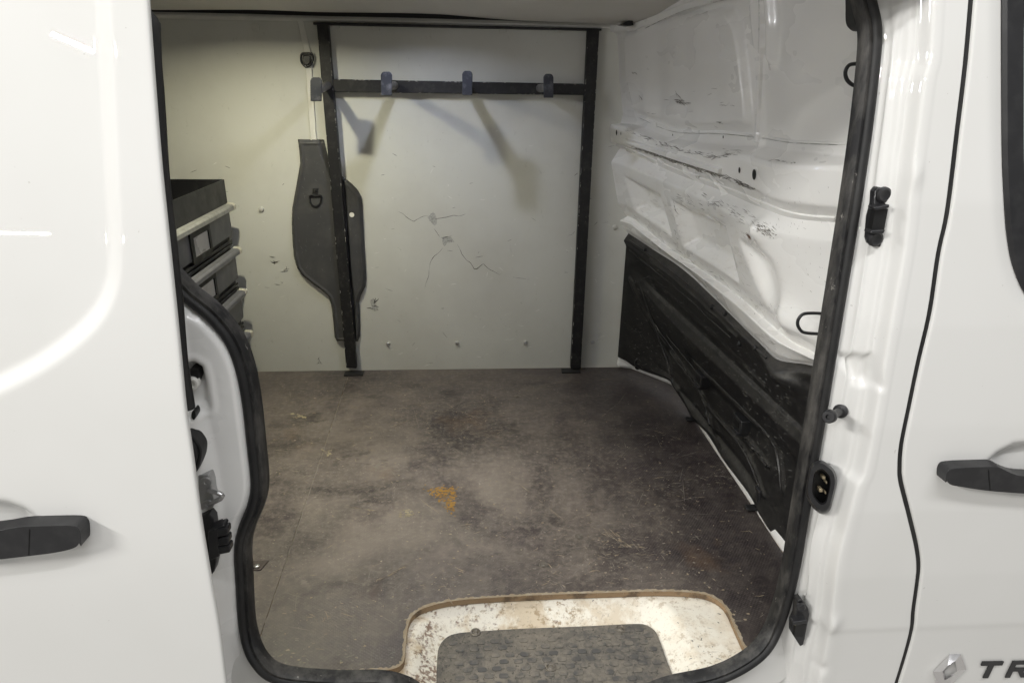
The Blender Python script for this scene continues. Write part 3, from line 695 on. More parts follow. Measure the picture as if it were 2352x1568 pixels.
wr = [
    ([(1452, -30), (1560, -80), (1750, -110), (1960, -110)], -.125),
    ([(1462, 68), (1481, 62), (1565, 23), (1657, -2), (1760, -22), (1960, -40)], -.120),
    ([(1464, 73), (1483, 68), (1567, 30), (1659, 5), (1762, -15), (1960, -32)], -.092),
    ([(1452, 180), (1550, 160), (1700, 140), (1850, 130), (1960, 125)], -.072),
    ([(1462, 266), (1547, 299), (1660, 304), (1752, 315), (1818, 325), (1949, 331)], -.050),
    ([(1463, 270), (1547, 304), (1660, 309), (1752, 319), (1818, 329), (1949, 335)], -.053),
    ([(1440, 284), (1476, 290), (1535, 315), (1645, 330), (1690, 335), (1746, 336), (1818, 347), (1940, 360)], -.056),
    ([(1430, 289), (1443, 294), (1520, 324), (1609, 343), (1699, 352), (1758, 367), (1797, 377), (1943, 380)], -.094),
    ([(1430, 300), (1443, 306), (1520, 336), (1609, 358), (1699, 368), (1758, 382), (1797, 390), (1943, 392)], -.098),
    ([(1428, 330), (1434, 334), (1550, 374), (1639, 410), (1684, 418), (1737, 436), (1764, 452), (1828, 466), (1921, 476)], -.090),
    ([(1437, 342), (1493, 368), (1560, 398), (1646, 429), (1701, 452), (1735, 467), (1772, 481), (1809, 494), (1858, 502), (1921, 506)], -.052),
    ([(1437, 346), (1493, 372), (1560, 402), (1646, 433), (1701, 456), (1735, 471), (1772, 485), (1809, 498), (1858, 506), (1921, 510)], -.056),
    ([(1424, 376), (1551, 428), (1640, 470), (1690, 498), (1772, 530), (1860, 552), (1921, 556)], lambda y: -.066 - .018 * sst(1.45, 1.7, y)),
    ([(1436, 470), (1456, 482), (1552, 552), (1690, 645), (1790, 730), (1860, 770)], lambda y: -.036 - .010 * sst(2.4, 2.6, y)),
    ([(1440, 492), (1461, 503), (1552, 575), (1690, 668), (1794, 758), (1860, 800)], -.016),
    ([(1441, 497), (1461, 508), (1552, 580), (1690, 675), (1794, 766), (1860, 804)], -.004),
    ([(1443, 512), (1461, 523), (1570, 605), (1700, 707), (1794, 786), (1850, 812)], -.034),
    ([(1444, 530), (1500, 567), (1586, 627), (1735, 772), (1787, 818), (1850, 830)], -.010),
    ([(1444, 536), (1500, 573), (1586, 633), (1735, 778), (1787, 824), (1850, 836)], .02),
]
ZF, OF = field(wr, [8, 3, 14, 18, 4, 10, 8, 6, 12, 12, 4, 14, 26, 12, 4, 10, 10, 4], 3, 5)
YG = np.broadcast_to(YC, ZF.shape)
def yz(px, off=-.06): return [ob(a, b, off)[1:] for a, b in px]
# pressed pockets, raised upper field, vertical rib and the hat channel along the shelf
def lin(a, b, x): t = np.clip((x - a) / (b - a), 0, 1); return .6 * t + .4 * t * t * (3 - 2 * t)
for px, dep, w in (([(1448, 405), (1530, 448), (1536, 546), (1455, 482)], .048, .034), ([(1553, 458), (1684, 516), (1688, 648), (1558, 567)], .052, .036)):
    OF = OF + dep * lin(.002, -w, sdf(yz(px, -.05), YG, ZF))
p3 = yz([(1716, 545), (1752, 562), (1790, 592), (1812, 650), (1822, 720), (1800, 752), (1752, 690), (1738, 650)], -.045)
OF = OF + .030 * sst(.006, -.045, sdf(p3, YG, ZF)) * sst(ob(1802, 700, -.045)[1], ob(1742, 640, -.045)[1], YG)
up = yz(spl([(1453, 92), (1490, 70), (1589, 36), (1684, 26), (1706, 42), (1714, 89), (1713, 262), (1696, 288), (1640, 292), (1550, 289), (1467, 258), (1452, 240)], 3, True), -.075)
OF = OF - .024 * sst(.006, -.006, sdf(up, YG, ZF))
rib = yz([(1757, -40), (1753, 20), (1748, 180), (1741, 330)], -.065)
OF = OF - .010 * np.exp(-(segdist(rib, YG, ZF) / .014) ** 2)
OF = OF - .022 * np.exp(-(segdist(yz([(1797, -40), (1792, 60), (1780, 130)], -.07), YG, ZF) / .02) ** 2)
hat = yz([(1440, 318), (1660, 388), (1657, 400), (1442, 331)], -.095)
for px, r_, a in (((1768, 532), .030, -.026), ((1800, 735), .045, -.022), ((1900, 610), .10, .006), ((1955, 575), .02, -.02), ((1840, 762), .03, -.01), ((1630, 285), .02, 0)):
    c = ob(*px, -.05); OF = OF + a * np.exp(-((YG - c[1]) ** 2 + (ZF - c[2]) ** 2) / r_ ** 2)
# gentle hand-made unevenness of the pressed sheet
for k in range(26):
    cy, cz, r_, a = rng.uniform(1.3, 2.6), rng.uniform(.5, 1.35), rng.uniform(.03, .10), rng.normal(0, .0016)
    OF = OF + a * np.exp(-((YG - cy) ** 2 + (ZF - cz) ** 2) / r_ ** 2)
XF = XP(YG) + OF
GB = np.stack([XF, YG, ZF], -1)
bulk = obj('bulkhead', MB().grid(GB), M['inner'], van, fix=False, angle=70)

def hit(G, x, y, lift=.0012):
    """where the pixel's ray meets a lofted sheet (nearest projected vertex cell)"""
    return None
def proj(P):
    v = np.asarray(P, float) - CAM; z = v @ CF
    return CX + FOC * (v @ CR) / z, CY - FOC * (v @ CU) / z, z
_bx, _by, _bz = proj(GB)
_dx = np.gradient(GB, axis=1); _dy = np.gradient(GB, axis=0); _nn = np.cross(_dx, _dy); _nn /= np.linalg.norm(_nn, axis=-1)[..., None]
_nn = np.where((_nn[..., :1] > 0), -_nn, _nn)
def onbulk(x, y, lift=.0012):
    d = (_bx - x) ** 2 + (_by - y) ** 2; i = np.argmin(d + np.where(_bz > 3.2, 1e6, 0)); i, j = np.unravel_index(i, d.shape)
    n = _nn[i, j]; t = ray(x, y)
    k = np.dot(GB[i, j] + n * lift - CAM, n) / np.dot(t, n); p = CAM + t * k
    if np.linalg.norm(p - GB[i, j]) > .03: p = GB[i, j] + n * lift
    return p, n

def strip(name, top, bot, lift, n=60, edge=.0, mat='inner', ends=True):
    """a crisp sheet-metal strip standing proud of the pressed sheet"""
    T_, B_ = resample(spl(top, 4), n), resample(spl(bot, 4), n); rows = [[], [], [], []]
    nn = [onbulk(*((t + b) / 2), 0)[1] for t, b in zip(T_, B_)]
    nn = np.array(nn); nn = np.stack([smooth1(nn[:, k], 15) for k in range(3)], 1)
    P0 = np.array([onbulk(*t, 0)[0] for t in T_]); P1 = np.array([onbulk(*b, 0)[0] for b in B_])
    for P_ in (P0, P1):
        for k in range(3): P_[:, k] = smooth1(P_[:, k], 7)
    G_ = np.array([P0 - nn * .003, P0 * (1 - edge) + P1 * edge + nn * lift, P1 * (1 - edge) + P0 * edge + nn * lift, P1 - nn * .003])
    mb = MB(); mb.grid(G_)
    if ends: mb.add([G_[k][0] for k in range(4)] + [G_[k][-1] for k in range(4)], [(0, 1, 2, 3), (7, 6, 5, 4)])
    return obj(name, mb, M[mat], bulk, angle=28, bevel=.0012)
strip('shelf_rail', [(1437, 316), (1500, 336), (1580, 361), (1661, 386)], [(1439, 330), (1500, 350), (1580, 376), (1658, 401)], .011, edge=.16)
strip('sheet_flange', [(1436, 336), (1493, 361), (1560, 389), (1646, 420), (1701, 441), (1735, 456), (1772, 470), (1809, 484), (1858, 493), (1921, 497)], [(1437, 343), (1493, 369), (1560, 399), (1646, 430), (1701, 453), (1735, 468), (1772, 482), (1809, 495), (1858, 503), (1921, 507)], .0045, 90)
strip('sheet_flange', [(1466, 262), (1547, 295), (1660, 301), (1752, 311), (1818, 321), (1949, 328)], [(1467, 269), (1547, 302), (1660, 307), (1752, 317), (1818, 327), (1949, 333)], .0035, 80)
strip('vertical_rib', [(1747, -6), (1747, 60), (1743, 180), (1738, 300), (1736, 330)], [(1757, -6), (1757, 60), (1752, 180), (1747, 300), (1744, 330)], .009, 50, .3)
strip('cross_member', [(1458, 52), (1481, 46), (1565, 10), (1640, -12)], [(1465, 71), (1483, 65), (1567, 26), (1640, 6)], .006, 40, .05)
for px in ([(1508, 366), (1524, 372), (1524, 380), (1510, 375)], [(1586, 396), (1606, 403), (1606, 412), (1588, 405)], [(1496, 278), (1508, 283), (1507, 292), (1495, 287)]):
    P_ = [onbulk(*p, .006)[0] for p in px]; obj('weld_tab', MB().prism(P_, onbulk(*px[0], 0)[1] * -.008), M['inner'], bulk, bevel=.001)
# --- lower black trim of the bulkhead
def lo(v): return lambda y: v * sst(2.64, 2.45, y) - np.where(y < 1.58, XP(y) - XP(1.58), 0) * .9 * (v > .01)
br = [
    ([(1444, 536), (1500, 573), (1586, 633), (1735, 778), (1787, 824), (1850, 836)], .006),
    ([(1443, 556), (1500, 598), (1586, 662), (1710, 772), (1770, 838), (1850, 858)], -.012),
    ([(1443, 566), (1500, 610), (1586, 680), (1700, 778), (1770, 856), (1845, 880)], lo(-.006)),
    ([(1442, 600), (1500, 660), (1567, 722), (1690, 836), (1822, 960)], lo(.032)),
    ([(1442, 612), (1500, 674), (1567, 738), (1690, 852), (1822, 975)], lo(.022)),
    ([(1442, 626), (1500, 694), (1560, 757), (1680, 872), (1815, 1000)], lo(.014)),
    ([(1441, 648), (1500, 722), (1545, 776), (1662, 893), (1808, 1030)], lo(.034)),
    ([(1441, 660), (1500, 736), (1540, 790), (1656, 908), (1806, 1046)], lo(.052)),
    ([(1440, 700), (1500, 790), (1540, 840), (1640, 955), (1740, 1070), (1800, 1150)], lo(.050)),
    ([(1438, 740), (1500, 830), (1545, 868), (1600, 942), (1660, 1020), (1740, 1120), (1795, 1200)], lo(.046)),
    ([(1437, 824), (1467, 843), (1534, 868), (1546, 884), (1574, 927), (1591, 957), (1628, 996), (1660, 1052), (1721, 1134), (1745, 1182), (1792, 1262)], lo(.036)),
    ([(1437, 828), (1467, 847), (1534, 872), (1546, 888), (1574, 931), (1591, 961), (1628, 1000), (1660, 1056), (1721, 1138), (1745, 1186), (1792, 1266)], lo(.052)),
]
ZT, OT = field(br, [8, 5, 12, 8, 10, 12, 8, 16, 14, 16, 4], 3, 3)
YT = np.broadcast_to(YC, ZT.shape)
c = ob(1812, 868, 0); OT = OT - .03 * np.exp(-(((YT - c[1]) / .07) ** 2 + ((ZT - c[2]) / .022) ** 2))
def ridge(px, amp, w, off=.04):
    global OT
    OT = OT - amp * np.exp(-(segdist(yz(spl(px, 4), off), YT, ZT) / w) ** 2)
ridge([(1537, 808), (1607, 902), (1631, 979)], .006, .006); ridge([(1581, 818), (1648, 886), (1762, 999), (1785, 1046), (1795, 1127)], .008, .006)
ridge([(1607, 906), (1631, 946), (1701, 1026), (1735, 1093), (1751, 1137)], .007, .006); ridge([(1695, 986), (1760, 1070)], .010, .005)
ridge([(1500, 640), (1560, 700), (1660, 790), (1760, 890)], .006, .005, .02); ridge([(1500, 598), (1586, 668), (1700, 775)], .006, .005, 0)
ridge([(1470, 640), (1500, 740), (1530, 820), (1538, 860)], .006, .008); ridge([(1560, 900), (1610, 960), (1650, 1030)], -.008, .010)
ridge([(1640, 1000), (1690, 1060), (1730, 1120)], -.010, .014)
GT = np.stack([XP(YT) + OT, YT, ZT], -1)
trim = obj('bulkhead_trim', MB().grid(GT), M['trim'], van, fix=False, angle=55)
_tx, _ty, _tz = proj(GT)
def ontrim(x, y):
    d = (_tx - x) ** 2 + (_ty - y) ** 2; i, j = np.unravel_index(np.argmin(d), d.shape); return GT[i, j]
for px, r_ in (([(1537, 806), (1570, 850), (1607, 900), (1631, 975)], .0045), ([(1575, 812), (1648, 884), (1762, 997), (1785, 1046), (1796, 1130)], .005), ([(1612, 906), (1640, 950), (1701, 1024), (1735, 1093), (1750, 1137)], .0045), ([(1695, 984), (1730, 1030), (1760, 1070)], .005),
               ([(1446, 552), (1500, 592), (1586, 658), (1700, 765), (1760, 824)], .004), ([(1446, 575), (1500, 618), (1586, 692), (1680, 776)], .003), ([(1468, 650), (1500, 745), (1530, 822), (1540, 866)], .004), ([(1530, 770), (1590, 842), (1604, 866)], .003), ([(1500, 740), (1530, 782), (1560, 824), (1580, 860)], .003)):
    q = [ontrim(*p) for p in resample(spl(px, 5), 40)]
    for _ in range(4): q = [q[0]] + [(q[i - 1] + q[i] * 2 + q[i + 1]) / 4 for i in range(1, 39)] + [q[-1]]
    obj('trim_rib', MB().tube(q, r_, 8), M['trim'], trim)
mb = MB()
for k in range(620):
    t = random.random(); x = 1450 + 370 * t; y = 560 + 330 * t + random.random() * (270 - 30 * t) 
    if y > 1210 or x > 1815: continue
    p = ontrim(x, y); q = ontrim(x + random.uniform(1.5, 7), y + random.uniform(-2, 7)); v = np.array((-.0022, -.0010, .0008))
    if .004 < np.linalg.norm(p - q) < .05: slivers(mb, (-1, -.3, .1), [p + v, p * .5 + q * .5 + v, q + v], random.uniform(.0004, .0012), .5)
o = obj('dust_fleck', mb, M['dustfl'], trim); o['kind'] = 'stuff'
# --- white steel skirt between trim and floor
fl_edge = [oz(x, y, 0.0) for x, y in ((1424, 843), (1450, 846), (1540, 882), (1565, 915), (1592, 958), (1640, 1032), (1700, 1120), (1785, 1250))]
fl_edge += [np.array((.836, 1.30, 0)), np.array((.84, 1.16, 0))]
fe = resample(fl_edge, 80); rows = []
for dz, dx in ((-.02, .004), (.0, .004), (.02, .008), (.05, .03), (.10, .06)):
    rows.append(fe + [dx, 0, dz])
obj('floor_skirt', MB().grid(np.array(rows)), M['inner'], van, fix=False)
# --- corner post left of the trim
cp = [oy(x, y, 2.655) for x, y in ((1441, 560), (1437, 690), (1430, 740), (1428, 800), (1419, 842), (1470, 845), (1470, 560))]
obj('corner_post', MB().prism(cp, (0, .03, 0)), M['inner'], van, bevel=.006, seg=3)

# =================================================================== lining of the far wall
wall = thing('wall_lining', (-.3, YW, 0), 'pale grey lining board with cracks on the far side wall', 'wall panel')
obj('lining_board', MB().box((-2.04, YW, -.012), (.72, YW + .012, 1.392)), M['wall'], wall)
# corner board next to the right post, behind the bulkhead edge
def wp_(x, y, up=.0008): return oy(x, y, YW - up)
WN = np.array((0, -1, 0))
# cracks: from the photo, thin dark openings with broken patches
C8 = lambda a, b: ((1500 + a / 1.742) / 1.7143, (600 + b / 1.742) / 1.7143)
mb = MB()
for pl, w in (([(118, 406), (150, 420), (180, 448), (215, 470), (228, 474), (250, 458), (290, 438), (330, 432)], .0042), ([(330, 432), (350, 446), (378, 456), (420, 450), (460, 443), (500, 432), (540, 438), (582, 422)], .0042),
              ([(362, 520), (380, 545), (405, 582)], .0035), ([(425, 655), (395, 690), (360, 715), (338, 755), (332, 800)], .004), ([(330, 800), (328, 850), (310, 890), (300, 935)], .003),
              ([(520, 625), (545, 670), (556, 700), (595, 748), (612, 752), (640, 800), (660, 798), (700, 762), (740, 800), (790, 825), (815, 840), (830, 828)], .0042), ([(905, 855), (945, 862), (1000, 868)], .0025), ([(410, 585), (440, 582), (470, 578), (485, 572)], .004), ([(1280, 570), (1310, 565), (1330, 540)], .002)):
    slivers(mb, WN, [wp_(*C8(*p), .0012) for p in resample(pl, len(pl) * 2)], w * .45, .6)
for cx_, cy_, s_ in ((630, 597, 1), (655, 621, .8), (857, 700, 1.3), (735, 829, .8), (648, 650, .3)):
    for k in range(5):
        a = random.uniform(0, 6.28); p = (cx_ + random.uniform(-6, 6) * s_, cy_ + random.uniform(-8, 8) * s_)
        slivers(mb, WN, [wp_(p[0] + math.cos(a) * t * 9 * s_ + random.uniform(-1, 1), p[1] + math.sin(a) * t * 6 * s_ + random.uniform(-1, 1), .0012) for t in np.linspace(-.8, .8, 5)], .0022 * s_)
for k in range(46):
    x, y, a, l = random.uniform(400, 1420), random.uniform(330, 840), random.gauss(0, .5), random.uniform(2, 9)
    if 680 < x < 850: continue
    slivers(mb, WN, [wp_(x + math.cos(a) * t * l, y + math.sin(a) * t * l, .001) for t in np.linspace(-1, 1, 4)], random.uniform(.0008, .0018))
o = obj('crack', mb, M['crack'], wall); o['kind'] = 'stuff'
mb = MB()
for k in range(90):
    x, y = random.uniform(400, 1420), 840 - abs(random.gauss(0, 200)); a, l = random.gauss(0, .7), random.uniform(1.5, 7)
    if 660 < x < 850 or y < 240: continue
    slivers(mb, WN, [wp_(x + math.cos(a) * t * l, y + math.sin(a) * t * l, .0012) for t in np.linspace(-1, 1, 4)], random.uniform(.0010, .0026))
o = obj('nick', mb, M['white'], wall); o['kind'] = 'stuff'
for pg in ([(310, 440), (335, 420), (357, 394), (378, 420), (386, 450), (392, 490), (375, 525), (350, 500), (330, 475)], [(408, 584), (440, 582), (484, 572), (505, 595), (520, 622), (480, 620), (450, 622), (430, 655), (415, 640), (412, 605)]):
    _c = np.mean(pg, 0); pg = [tuple(_c + (np.array(p) - _c) * .78) for p in pg]
    P = [wp_(*C8(*p), .0009) for p in resample(pg + [pg[0]], 26)[:-1]]
    P = [p + np.array((random.uniform(-.002, .002), 0, random.uniform(-.002, .002))) for p in P]
    obj('broken_patch', MB().add(P, [tuple(range(len(P)))]), M['core'], wall)
mb = MB(); mb.add([wp_(*p, .001) for p in ((850, 690), (858, 684), (862, 700), (870, 712), (860, 714), (854, 706))], [tuple(range(6))])
obj('broken_patch', mb, M['core'], wall)
# plugs, bolts and clips
def disc(name, x, y, r, h, m, parent, prof_=None, Y=YW):
    p = oy(x, y, Y); return obj(name, MB().lathe(p, (0, -1, 0), prof_ or [(0, r), (h * .6, r), (h, r * .75), (h, 0.0)]), m, parent, angle=50)
for x, y in ((600, 481), (1412, 522)): disc('plug', x, y, .0105, .006, M['plug'], wall)
wsh = None
for x, y in ((892, 788), (1050, 787), (1207, 786), (1361, 785)):
    p = oy(x, y, YW)
    if wsh is None:
        wsh = obj('washer', MB().lathe(p, (0, -1, 0), [(0, .0105), (.002, .0105), (.003, .009), (.003, 0)]), M['plug'], wall)
        bo = obj('bolt', MB().lathe(p + [0, -.003, 0], (0, -1, 0), [(0, .0062), (.004, .0058), (.006, .004), (.0045, .003), (.0045, 0)], 12), M['zinc'], wsh)
    else:
        n = dup(wsh, WO[wsh.name] + (p - p0), wall); b2 = dup(bo, WO[bo.name] + (p - p0), n)
    p0 = oy(892, 788, YW)
clip0 = None
for x, y in ((588, 63), (772, 58), (864, 64), (1155, 69), (1284, 67)):
    p = oy(x, y, YW - .004)
    if clip0 is None:
        clip0 = obj('clip', MB().prism([(p[0] + a, p[1], p[2] + b) for a, b in rrect(0, 0, .026, .024, .006)], (0, -.008, 0)), M['wall'], wall, bevel=.002); q0 = p
    else: dup(clip0, WO[clip0.name] + (p - q0), wall)
# vertical white cable duct and D-ring on it
mb = MB()
for seg in (((691, 48), (709, 128), 7.5), ((708, 128), (721, 322), 7.0)):
    (x0, y0), (x1, y1), w = seg
    mb.prism([oy(x0 - w, y0, YW), oy(x0 + w, y0, YW), oy(x1 + w, y1, YW), oy(x1 - w, y1, YW)], (0, -.009, 0))
obj('cable_duct', mb, M['rail'], wall, bevel=.002)
mb = MB(); cx0, cy0 = 705, 137
mb.prism([oy(x, y, YW - .009) for x, y in ((697, 128), (713, 128), (714, 142), (708, 150), (702, 150), (697, 142))], (0, -.006, 0))
dr = obj('ring_plate', mb, M['black'], wall, bevel=.002)
obj('lashing_ring', MB().tube([oy(x, y, YW - .019) for x, y in spl([(693, 125), (705, 123), (717, 125), (718, 140), (712, 150), (705, 153), (698, 150), (692, 140)], 5, True)] + [oy(693, 125, YW - .019)], .0042), M['black'], dr)

# --- ceiling board and the roof rail with its dark gap
ceil = thing('ceiling_lining', (-.3, 2.0, 1.42), 'grey brown ceiling board over the load space', 'ceiling panel')
edge_px = [(-400, 22), (0, 23.5), (370, 24), (583, 23.5), (732, 28.5), (856, 30), (990, 32.5), (1079, 39), (1167, 46.5), (1250, 50.5), (1350, 54), (1440, 58), (1520, 64)]
ep = resample([oy(a, b, 2.60) for a, b in spl(edge_px, 6)], 60); rows = [ep + [0, .004, .012], ep + [0, .0, .002], ep + [0, -.004, 0]]
for yy in (2.55, 2.45, 2.3, 2.1, 1.9, 1.6, 1.3, 1.18):
    t = sst(2.60, 2.05, yy); r_ = ep.copy(); r_[:, 1] = yy; r_[:, 2] = ep[:, 2] * (1 - t) + 1.425 * t; rows.append(r_)
obj('ceiling_board', MB().grid(np.array(rows)), M['ceil'], ceil, fix=False)
# dashes: seam and scratch
obj('ceiling_seam', MB().tube([oz(a, b, 1.399) for a, b in ((430, -14), (455, 2), (466, 12), (478, 22))], .002, 6), M['rail'], ceil)
rail_t = thing('roof_rail', (-.3, 2.66, 1.37), 'white rail below a dark gap where wall meets ceiling', 'rail')
up_ = [oy(a, b, 2.675) for a, b in ((-500, 24), (370, 33), (583, 38), (732, 42.5), (856, 44.8), (990, 48), (1079, 50.5), (1167, 53), (1250, 55.5), (1420, 61), (1500, 65))]
lo_ = [oy(a, b, 2.675) for a, b in ((-500, 40), (370, 43), (583, 46.5), (732, 49.5), (856, 51), (990, 53.5), (1079, 55.5), (1167, 58), (1250, 60.5), (1420, 66.5), (1500, 71))]
u2, l2 = resample(up_, 50), resample(lo_, 50)
obj('rail_strip', MB().grid(np.array([u2 + [0, .012, .008], u2 + [0, .002, .001], u2, l2 + [0, -.003, .004], l2 + [0, -.002, 0], l2 + [0, .014, 0]])), M['rail'], rail_t, fix=False)
obj('gap_shade_strip', MB().grid(np.array([u2 + [0, .012, -.006], u2 + [0, .010, .09]])), M['gloss'], rail_t, fix=False, solid=.003)  # black sheet stands in for the shade inside the roof gap

obj('corner_gap', MB().prism([oy(a, b, 2.50) for a, b in ((1424, 57), (1440, 50), (1452, 42), (1455, 58), (1442, 60))], (0, .04, 0)), M['gloss'], rail_t)
# =================================================================== steel rack with four pegs
rack = thing('wall_rack', (0, 2.66, 0), 'black steel rack frame with four peg hooks standing against the wall', 'rack')
YR = 2.652
def bar(name, pts, d, m=None, bev=.0025): return obj(name, MB().prism(pts, (0, d, 0)), m or M['steel'], rack, bevel=bev)
bar('post', [oy(x, y, YR) for x, y in ((727, 55), (754, 57), (819, 846), (795, 845))], .028)
bar('post', [oy(x, y, YR) for x, y in ((1350, 66), (1377, 67), (1334, 847), (1311, 847))], .028)
bar('crossbar', [oy(x, y, YR + .002) for x, y in ((764, 182), (1344, 193), (1343, 219), (766, 212))], .024)
bar('top_angle', [oy(x, y, YR + .004) for x, y in ((719, 51), (1382, 66), (1382, 71), (719, 57))], .03, None, .001)
for pts in (((790, 855), (835, 856), (836, 859), (792, 861)), ((1283, 847), (1336, 848), (1336, 851), (1284, 850))):
    P = [oz(x, y, .003) for x, y in pts]; c = np.mean(P, 0)
    obj('foot_plate', MB().box((c[0] - .040, 2.625, .001), (c[0] + .040, 2.668, .006)), M['steel'], rack, bevel=.001)
for root, (x0, x1, y0, y1) in (((752, 196), (713, 738, 178, 233)), ((906, 197), (875, 900, 165, 220)), ((1075, 199), (1062, 1085, 163, 219)), ((1240, 203), (1249, 1271, 170, 225))):
    yt = 2.405 if root[0] > 800 else 2.45
    hk = obj('hook', MB().prism([oy(x, y, yt) for x, y in ((x0, y1), (x0 - .5, y0 + 8), (x0 + 2, y0 + 2.5), (x0 + 6, y0), (x1 - 6, y0), (x1 - 2, y0 + 2.5), (x1 + .5, y0 + 8), (x1, y1))], (0, .007, 0)), M['hook'], rack, bevel=.0015)
    a = oy((x0 + x1) / 2, (y0 + y1) / 2 + 4, yt + .005); b = oy(*root, YR + .001)
    obj('peg', MB().cyl(a, b, .0145, n=24), M['tube'], hk)

mb = MB()
for (xa, ya, xb, yb) in ((728, 60, 796, 840), (753, 60, 818, 840), (1351, 70, 1312, 842), (1376, 70, 1334, 842), (766, 183, 1343, 194), (766, 212, 1343, 218)):
    for k in range(26):
        t = random.random(); l = random.uniform(.002, .014); q = [(xa + (xb - xa) * (t + l * u) + random.uniform(-.7, .7), ya + (yb - ya) * (t + l * u) + random.uniform(-.7, .7)) for u in (-.5, 0, .5)]
        slivers(mb, WN, [oy(a, b, YR - .0008) for a, b in q], random.uniform(.0008, .0022))
o = obj('paint_chip', mb, M['plug'], rack); o['kind'] = 'stuff'
# =================================================================== moulded cover over the belt / wheel-arch pillar
cover = thing('pillar_cover', (-.62, 2.68, .1), 'dark grey moulded plastic cover behind the left rack post', 'cover')
C6 = lambda a, b: ((1000 + a / 1.568) / 1.7143, (500 + b / 1.568) / 1.7143)
cov = [(270, 78), (345, 78), (430, 80), (443, 140), (470, 240), (535, 300), (600, 350), (640, 392), (662, 432), (669, 480), (675, 600), (685, 800), (693, 940), (687, 988), (660, 1040), (649, 1080), (655, 1200), (655, 1290), (640, 1325), (510, 1322), (498, 1300), (490, 1200), (478, 1100), (460, 1050), (430, 1020), (370, 975), (300, 920), (265, 870), (245, 800), (237, 700), (232, 580), (236, 500), (250, 420), (270, 310), (286, 220), (280, 150)]
covw = np.array([oy(*C6(*p), YW - .010)[[0, 2]] for p in cov])
def build_cover():
    x0, z0 = covw.min(0) - .004; x1, z1 = covw.max(0) + .004
    Xs = np.linspace(x0, x1, 130); Zs = np.linspace(z0, z1, 300); X_, Z_ = np.meshgrid(Xs, Zs); s = sdf(covw, X_, Z_)
    gz, gx = np.gradient(s, Zs, Xs); n2 = np.maximum(gx ** 2 + gz ** 2, .3); near = np.abs(s) < .0042
    X2, Z2 = np.where(near, X_ - gx * s / n2, X_), np.where(near, Z_ - gz * s / n2, Z_)
    h = .004 + .017 * sst(0, -.011, s) - .003 * sst(-.014, -.020, s)
    # groove right of the post that parts the two swellings
    g = [oy(*C6(*p), YW)[[0, 2]] for p in ((415, 85), (440, 180), (490, 300), (556, 340), (575, 640), (590, 900), (612, 1060), (622, 1320))]
    h = h - .013 * np.exp(-(segdist(g, X2, Z2) / .007) ** 2) * (s < -.004)
    hole = oy(*C6(604, 542), YW); dh = np.hypot(X2 - hole[0], Z2 - hole[2]); h = h - .004 * np.exp(-(dh / .012) ** 2)
    G = np.stack([X2, YW - h, Z2], -1); sc = (s[:-1, :-1] + s[1:, 1:] + s[1:, :-1] + s[:-1, 1:]) / 4
    mb = MB(); mb.grid(G, keep=sc < .0)
    R_ = resample(np.vstack([covw, covw[:1]]), 240); mb.grid(np.array([[(a, YW - .0045, b) for a, b in R_], [(a, YW, b) for a, b in R_]]))
    return mb
obj('moulded_shell', build_cover(), M['grey'], cover, fix=False, angle=60)
h = oy(*C6(604, 542), YW - .0165)
obj('access_hole', MB().lathe(h, (0, -1, 0), [(-.002, .0125), (.001, .0125), (.0015, .0105), (0, .0095)]), M['black'], cover)
obj('hole_plug', MB().lathe(h, (0, -1, 0), [(-.004, .0098), (.0006, .0098), (.001, .008), (.001, 0)]), M['white'], cover)
b0 = [oy(*C6(*p), YW - .0175) for p in ((362, 378), (398, 378), (396, 418), (400, 424), (355, 424), (362, 416))]
rp = obj('ring_plate', MB().prism(b0, (0, -.004, 0)), M['black'], cover, bevel=.001)
obj('screw', MB().lathe(oy(*C6(380, 394), YW - .0215), (0, -1, 0), [(0, .006), (.003, .0058), (.0045, .004), (.003, .002), (.003, 0)], 14), M['black'], rp)
obj('lashing_ring', MB().tube([oy(*C6(*p), YW - .0235) for p in spl([(345, 424), (380, 426), (412, 424), (413, 455), (402, 480), (380, 489), (358, 480), (346, 455)], 5, True)] + [oy(*C6(345, 424), YW - .0235)], .0032), M['black'], rp)

mb = MB()
for k in range(150):
    cx2, cy2 = random.uniform(235, 680), random.uniform(100, 1300)
    if sdf(covw, *[np.array([v]) for v in oy(*C6(cx2, cy2), YW - .018)[[0, 2]]])[0] > -.022: continue
    a, l = random.gauss(1.2, .6), random.uniform(3, 26)
    slivers(mb, WN, [oy(*C6(cx2 + math.cos(a) * t * l, cy2 + math.sin(a) * t * l), YW - .0188) for t in np.linspace(-.5, .5, 4)], random.uniform(.0005, .0012))
o = obj('scratch', mb, M['greyscr'], cover); o['kind'] = 'stuff'
# =================================================================== drawer cabinet at the back left
cab = thing('drawer_cabinet', (-1.0, 2.3, 0), 'dark grey steel drawer cabinet topped by an open black tray', 'drawer cabinet')
XC = -.905
def cx_(x, y, off=0.0): return ox(x, y, XC + off)
far = 2.60; near_ = 1.55
zt_ = lambda y: float(oy(0, 0, 1)[2])
def zat(x, y): return ox(x, y, XC)[2]
